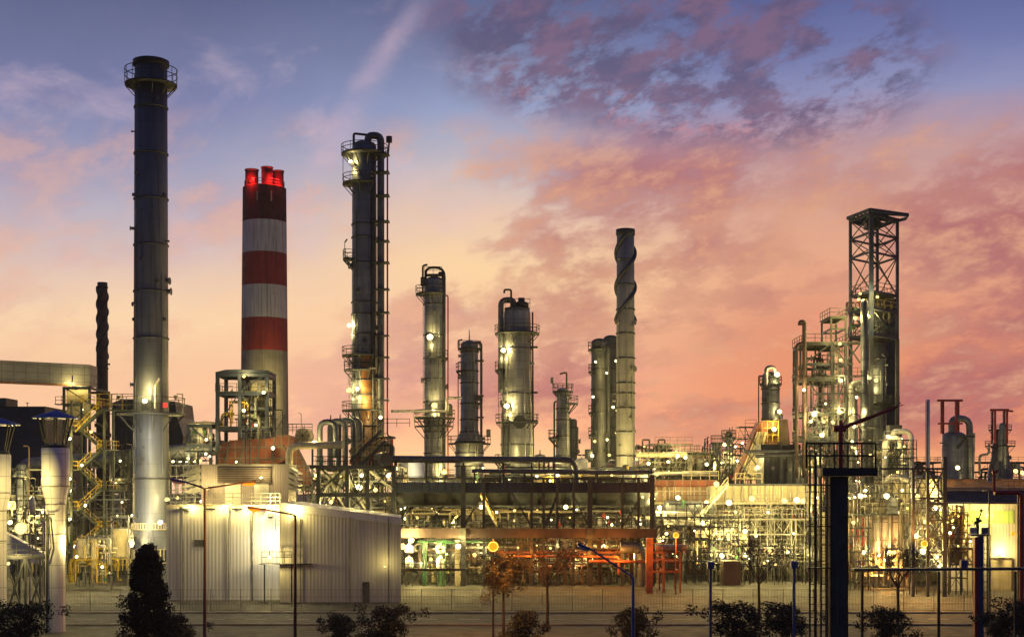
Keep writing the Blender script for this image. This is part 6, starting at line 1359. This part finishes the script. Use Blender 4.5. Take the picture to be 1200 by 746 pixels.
# ================================================================ far right vessels (distant)
Y = 330
t = T('slim_stack', 'thin far lattice-laddered stack left of the far domed vessel', 'stack', (X(1087.5, Y), Y, 0)); t.part('shell', MB().lathe(X(1087.5, Y), Y, [(2.6 * .2, 0), (2.1 * .2, Z(468, Y)), (.01, Z(468, Y))], 14), 'white'); ladder(t, X(1085, Y), Y - .5, Z(560, Y), Z(470, Y), 'dark', False, .5)
def redframe(t, pxs, top, bot, y0=-3, y1=3):
    for i, px in enumerate(pxs): t.part('frame_post', MB().box(X(px, Y) - .25, X(px, Y) + .25, Y + (y0 if i % 2 == 0 else y1), Y + (y0 if i % 2 == 0 else y1) + .5, Z(bot, Y), Z(top, Y)), 'red')
    g = MB(); g.beam(P(pxs[0], top, Y + y0), P(pxs[-1], top, Y + y0), .5); g.beam(P(pxs[0], top, Y + y1), P(pxs[-1], top, Y + y1), .4); g.beam(P(pxs[0], top, Y + y0), P(pxs[0], top, Y + y1), .4); t.part('frame_beams', g, 'red')
t = column('far_vessel', 'fat far domed vessel with an arched pipe inside a red frame', 'vessel', 1118, Y, [(600, 14.5), (512, 14.2)], 'alu', dome=True); redframe(t, [1099, 1110, 1116, 1128], 469, 508); g = MB(); g.beam(P(1099, 496, Y - 3), P(1128, 496, Y - 3), .4); t.part('frame_beams', g, 'red')
t.part('arched_pipe', MB().path([P(1115, 506, Y - 1), P(1115, 490, Y - 1), P(1136, 490, Y - 1), (X(1136, Y), Y - 1, 0)], .78, 14, bend=2.3), 'alu'); t.part('pipe', MB().path([(X(1141, Y), Y + 2, 0), P(1141, 507, Y + 2)], .4, 10), 'white')
t.part('brace', MB().beam(P(1122, 525, Y - 4), P(1133, 512, Y - 4), .5).beam(P(1122, 511, Y - 4), P(1142, 511, Y - 4), .6), 'dark')
t = column('far_vessel', 'far vessel flaring at the base inside a red frame with balconies', 'vessel', 1172, Y, [(600, 16), (552, 14), (540, 11), (524, 9), (505, 6)], 'aludark', plats=[(503, 13, 0, 360), (522, 17, 0, 360)]); redframe(t, [1161, 1168, 1175, 1182], 480, 520); t.part('roof_arm', MB().beam(P(1180, 481, Y - 3), P(1187, 481.5, Y - 3), .4), 'red')
t.part('arched_pipe', MB().path([P(1172, 540, Y - 2.5), P(1174, 497, Y - 2.5), P(1177, 500, Y - 2.3), P(1178, 560, Y - 2)], .6, 12, bend=1.2), 'alu'); t.part('pipe', MB().path([P(1159, 520, Y - 2), P(1159, 532, Y - 2), P(1148, 533, Y - 2), P(1148, 556, Y - 2)], .3, 8, bend=.8), 'galv')
for px, py in ((1198, 554), (1122, 548), (1190, 552)): t.lamp(P(px, py, 318), 1.6, size=1.1)
for nm, a, b, sd, lb in (('far_unit', 1140, 1215, 5, 'low far pipe rack behind the right-hand hall roof'), ('far_unit', 1068, 1105, 6, 'low far pipe rack left of the far domed vessel')):
    t = T(nm, lb, 'pipework', (X((a + b) / 2, 340), 340, 0)); frame(t, [a, (a + b) / 2, b], 336, 344, [541, 552], m='brown', w=.3, decks=(0,)); clutter(t, a, b, 541, 566, 335, 342, 12, 5, 130 + sd, mats=['mid', 'brown', 'cream', 'galv'])

# ================================================================ distant plant along the horizon
for k, (a, b, tp, lb) in enumerate(((60, 150, 560, 'dim far plant behind the stair tower'), (330, 400, 556, 'dim far plant left of the tallest column'), (460, 620, 556, 'dim far plant behind the slender columns'), (620, 760, 558, 'dim far plant behind the dark twin columns'), (760, 900, 545, 'dim far plant behind the upper pipe rack'))):
    t = T('far_plant', lb, 'plant', (X((a + b) / 2, 300), 300, 0)); n = int((b - a) / 22) + 2
    frame(t, [a + (b - a) * i / (n - 1) for i in range(n)], 300, 310, [tp, (tp + 575) / 2], m='mid', w=.35, decks=(0,)); clutter(t, a, b, tp, 576, 299, 309, 14, 7, 140 + k, mats=['mid', 'cream', 'galv', 'brown'])
    for i in range(3): t.lamp(P(a + (b - a) * (i + .5) / 3, tp + 6, 297), 1.3, size=.9)
# ================================================================ front walkway girder and its posts
t = T('low_gantry', 'low dark blue gantry beam along the bottom edge at the right', 'gantry', (X(950, 108), 108, 0))
pts = [(X(1000, 108), Z(668.5, 108)), (X(1320, 108), Z(667, 108)), (X(1320, 108), Z(664, 108)), (X(1000, 108), Z(665.8, 108))]; t.part('beam', MB().prism(pts, 107.8, 108.8), 'navy')
for px in (1010, 1100, 1190): t.part('leg', MB().box(X(px, 108), X(px, 108) + .18, 108.2, 108.4, 0, Z(669.5, 108)), 'black')
for k, px in enumerate((833, 931, 1130)):
    zb = Z(667.4 - (px - 699) * .0057 + .1, 108) + .02; x = X(px, 108)
    d = MB(); w = .25; h = .52; (px < 1000) and d.box(x - .1, x + .1, 108.1, 108.3, 0, zb - .003); d.hexa([(x - w, 107.95, zb), (x + w, 107.95, zb), (x + w, 108.45, zb), (x - w, 108.45, zb), (x - w, 107.95, zb + h), (x + w, 107.95, zb + h), (x + w, 108.45, zb + h), (x - w, 108.45, zb + h)])
    d.hexa([(x - w, 107.95, zb + h), (x + w, 107.95, zb + h), (x + w, 108.45, zb + h), (x - w, 108.45, zb + h), (x - w * .6, 108.05, zb + h + .08), (x + w * .6, 108.05, zb + h + .08), (x + w * .6, 108.35, zb + h + .08), (x - w * .6, 108.35, zb + h + .08)])
    single('beam_post', ('blue-headed post standing before the furnace stairs', 'blue-headed post just left of the near dark tower', 'blue-headed post on the low gantry beam before the cream hall')[k], 'post', d, 'blue', group='blue-headed posts along the bottom edge')
# scrub growing along the near side of the road
rg = random.Random(21); protos = []
for k in range(3):
    g = MB(); leaves(g, Vector((0, 0, 2.6)), 2.0, 700, .18, rg, 1.1)
    for j in range(42):
        h = rg.random(); leaves(g, Vector((rg.gauss(0, 1.5), rg.gauss(0, 1.1), .6 + h * 4.0)), .75, 60, .17, rg)
    w = MB()
    for j in range(5): a = j * 1.3; w.sweep([(0, 0, 0), (cos(a) * .5, sin(a) * .5, 1.5), (cos(a) * 1.3, sin(a) * 1.0, 3.6)], [.09, .07, .03], 6)
    c_, s_ = g.mesh('crown'), w.mesh('stems'); c_.materials.append(M['leaf']); s_.materials.append(M['bark']); protos.append((c_, s_))
for i, (px, yy, sc) in enumerate(((-12, 114, .62), (28, 110, .7), (205, 108, .55), (398, 112, .5), (455, 110, .6), (612, 109, .6), (742, 111, .6), (862, 110, .66), (920, 113, .6), (1040, 112, .6), (1170, 113, .5), (1205, 110, .8))):
    o = link('dark_shrub', None); o.location = (X(px, yy), yy, 0); o.rotation_euler.z = rg.uniform(0, 6); o.scale = (sc * rg.uniform(1.0, 1.5), sc, sc * rg.uniform(.85, 1.05))
    o['label'] = 'dark leafy shrub in the broken row along the bottom edge before the plant'; o['category'] = 'shrub'; o['kind'] = 'thing'; o['group'] = 'dark shrubs along the bottom edge'
    c_, s_ = protos[i % 3]; link('crown', c_, o); link('stems', s_, o)

# ================================================================ open steelwork crossing the lit units
def sw(label, Yb, jobs, px):
    t = T('scaffold_frame', label, 'steelwork', (X(px, Yb), Yb, 0))
    for j in jobs: scaffold(t, *j[:5], *j[5:7], **j[7])
    j = jobs[0]; glims(t, j[0], j[1], j[2] + 3, min(664, j[3]), j[4] - .3, 3 if px > 1100 else 7, int(px)); j = jobs[-1]; glims(t, j[0], j[1], j[2] + 3, min(664, j[3]), j[4] - .3, 2 if px > 1100 else 5, int(px) + 1)
sw('dark open steelwork before the lit pipes at lower left', 190, [(0, 52, 560, 672, 188, 6, 5, dict(seed=1, m='dark')), (68, 156, 585, 672, 176, 8, 4, dict(seed=2, m='mid', w=.1)), (128, 158, 520, 640, 194, 3, 5, dict(seed=3))], 60)
sw('dark open steelwork under the deck at the foot of the tallest column', 183, [(366, 470, 548, 612, 183, 9, 4, dict(seed=4, w=.16)), (366, 470, 552, 615, 190, 12, 5, dict(seed=5, w=.1, m='mid'))], 418)
sw('thin dark steelwork inside the left half of the central rack', 184, [(466, 620, 592, 619, 183.5, 18, 2, dict(seed=6, w=.13)), (466, 620, 560, 592, 193, 16, 3, dict(seed=7, w=.1, m='mid')), (470, 620, 632, 684, 179.5, 15, 4, dict(seed=8, w=.12))], 540)
sw('thin dark steelwork inside the right half of the central rack', 184, [(620, 766, 592, 619, 183.5, 17, 2, dict(seed=9, w=.13)), (620, 766, 560, 592, 193, 14, 3, dict(seed=10, w=.1, m='mid')), (600, 756, 632, 684, 179.5, 15, 4, dict(seed=11, w=.12, m='brown'))], 690)
sw('fine olive steelwork before the furnace and its lower levels', 183, [(768, 838, 590, 672, 182.5, 9, 6, dict(seed=12, w=.14)), (800, 885, 606, 672, 181.5, 12, 5, dict(seed=13, w=.1)), (834, 962, 590, 610, 186, 20, 1, dict(seed=14, w=.09, m='mid')), (832, 962, 608, 672, 185, 14, 4, dict(seed=15, w=.12, m='mid')), (858, 945, 640, 672, 181, 12, 3, dict(seed=16, w=.09))], 862)
sw('fine steelwork and rails on the upper rack beside the finned stack', 219, [(746, 838, 520, 566, 219, 14, 4, dict(seed=17, w=.1, m='mid')), (838, 895, 520, 566, 219, 8, 4, dict(seed=18, w=.1)), (858, 893, 500, 560, 214, 5, 5, dict(seed=19, w=.12))], 800)
sw('dense dark steelwork and ladders left of the lattice headframe', 196, [(932, 1016, 440, 560, 195.5, 7, 6, dict(seed=20, w=.12, fill=.15)), (944, 1014, 545, 672, 182, 8, 8, dict(seed=22, w=.12, fill=.25)), (996, 1036, 500, 565, 192, 5, 5, dict(seed=23, w=.1))], 970)
sw('dark steelwork and rails around the mauve box and glazed shed', 172, [(996, 1072, 566, 604, 172, 9, 3, dict(seed=24, w=.1, m='mid')), (996, 1024, 604, 684, 171, 5, 6, dict(seed=25, w=.1)), (1066, 1108, 560, 684, 163.5, 6, 9, dict(seed=26, w=.1)), (1036, 1074, 515, 566, 182.5, 5, 5, dict(seed=27, w=.09))], 1035)
sw('thin steelwork against the cream wall of the right-hand hall', 164, [(1108, 1142, 600, 690, 162.5, 5, 6, dict(seed=28, w=.09, m='mid'))], 1125)
sw('low dark steelwork and rails behind the white shed roof', 185, [(200, 250, 528, 560, 186, 6, 3, dict(seed=29, w=.12)), (340, 372, 545, 600, 184, 4, 5, dict(seed=30, w=.12, m='mid')), (195, 236, 545, 600, 180, 6, 4, dict(seed=31, w=.1, m='mid'))], 230)

# ================================================================ evening haze
hb = MB().box(-260, 260, -20, 520, -1, 100)
hm = bpy.data.materials.new('haze'); hm.use_nodes = True; nt = hm.node_tree; nt.nodes.clear()
pv = nt.nodes.new('ShaderNodeVolumePrincipled'); pv.inputs['Color'].default_value = (.92, .92, .95, 1); pv.inputs['Density'].default_value = .0001; pv.inputs['Anisotropy'].default_value = .2
mo = nt.nodes.new('ShaderNodeOutputMaterial'); nt.links.new(pv.outputs[0], mo.inputs['Volume']); M['haze'] = hm
single('haze', '', '', hb, 'haze', kind='stuff')
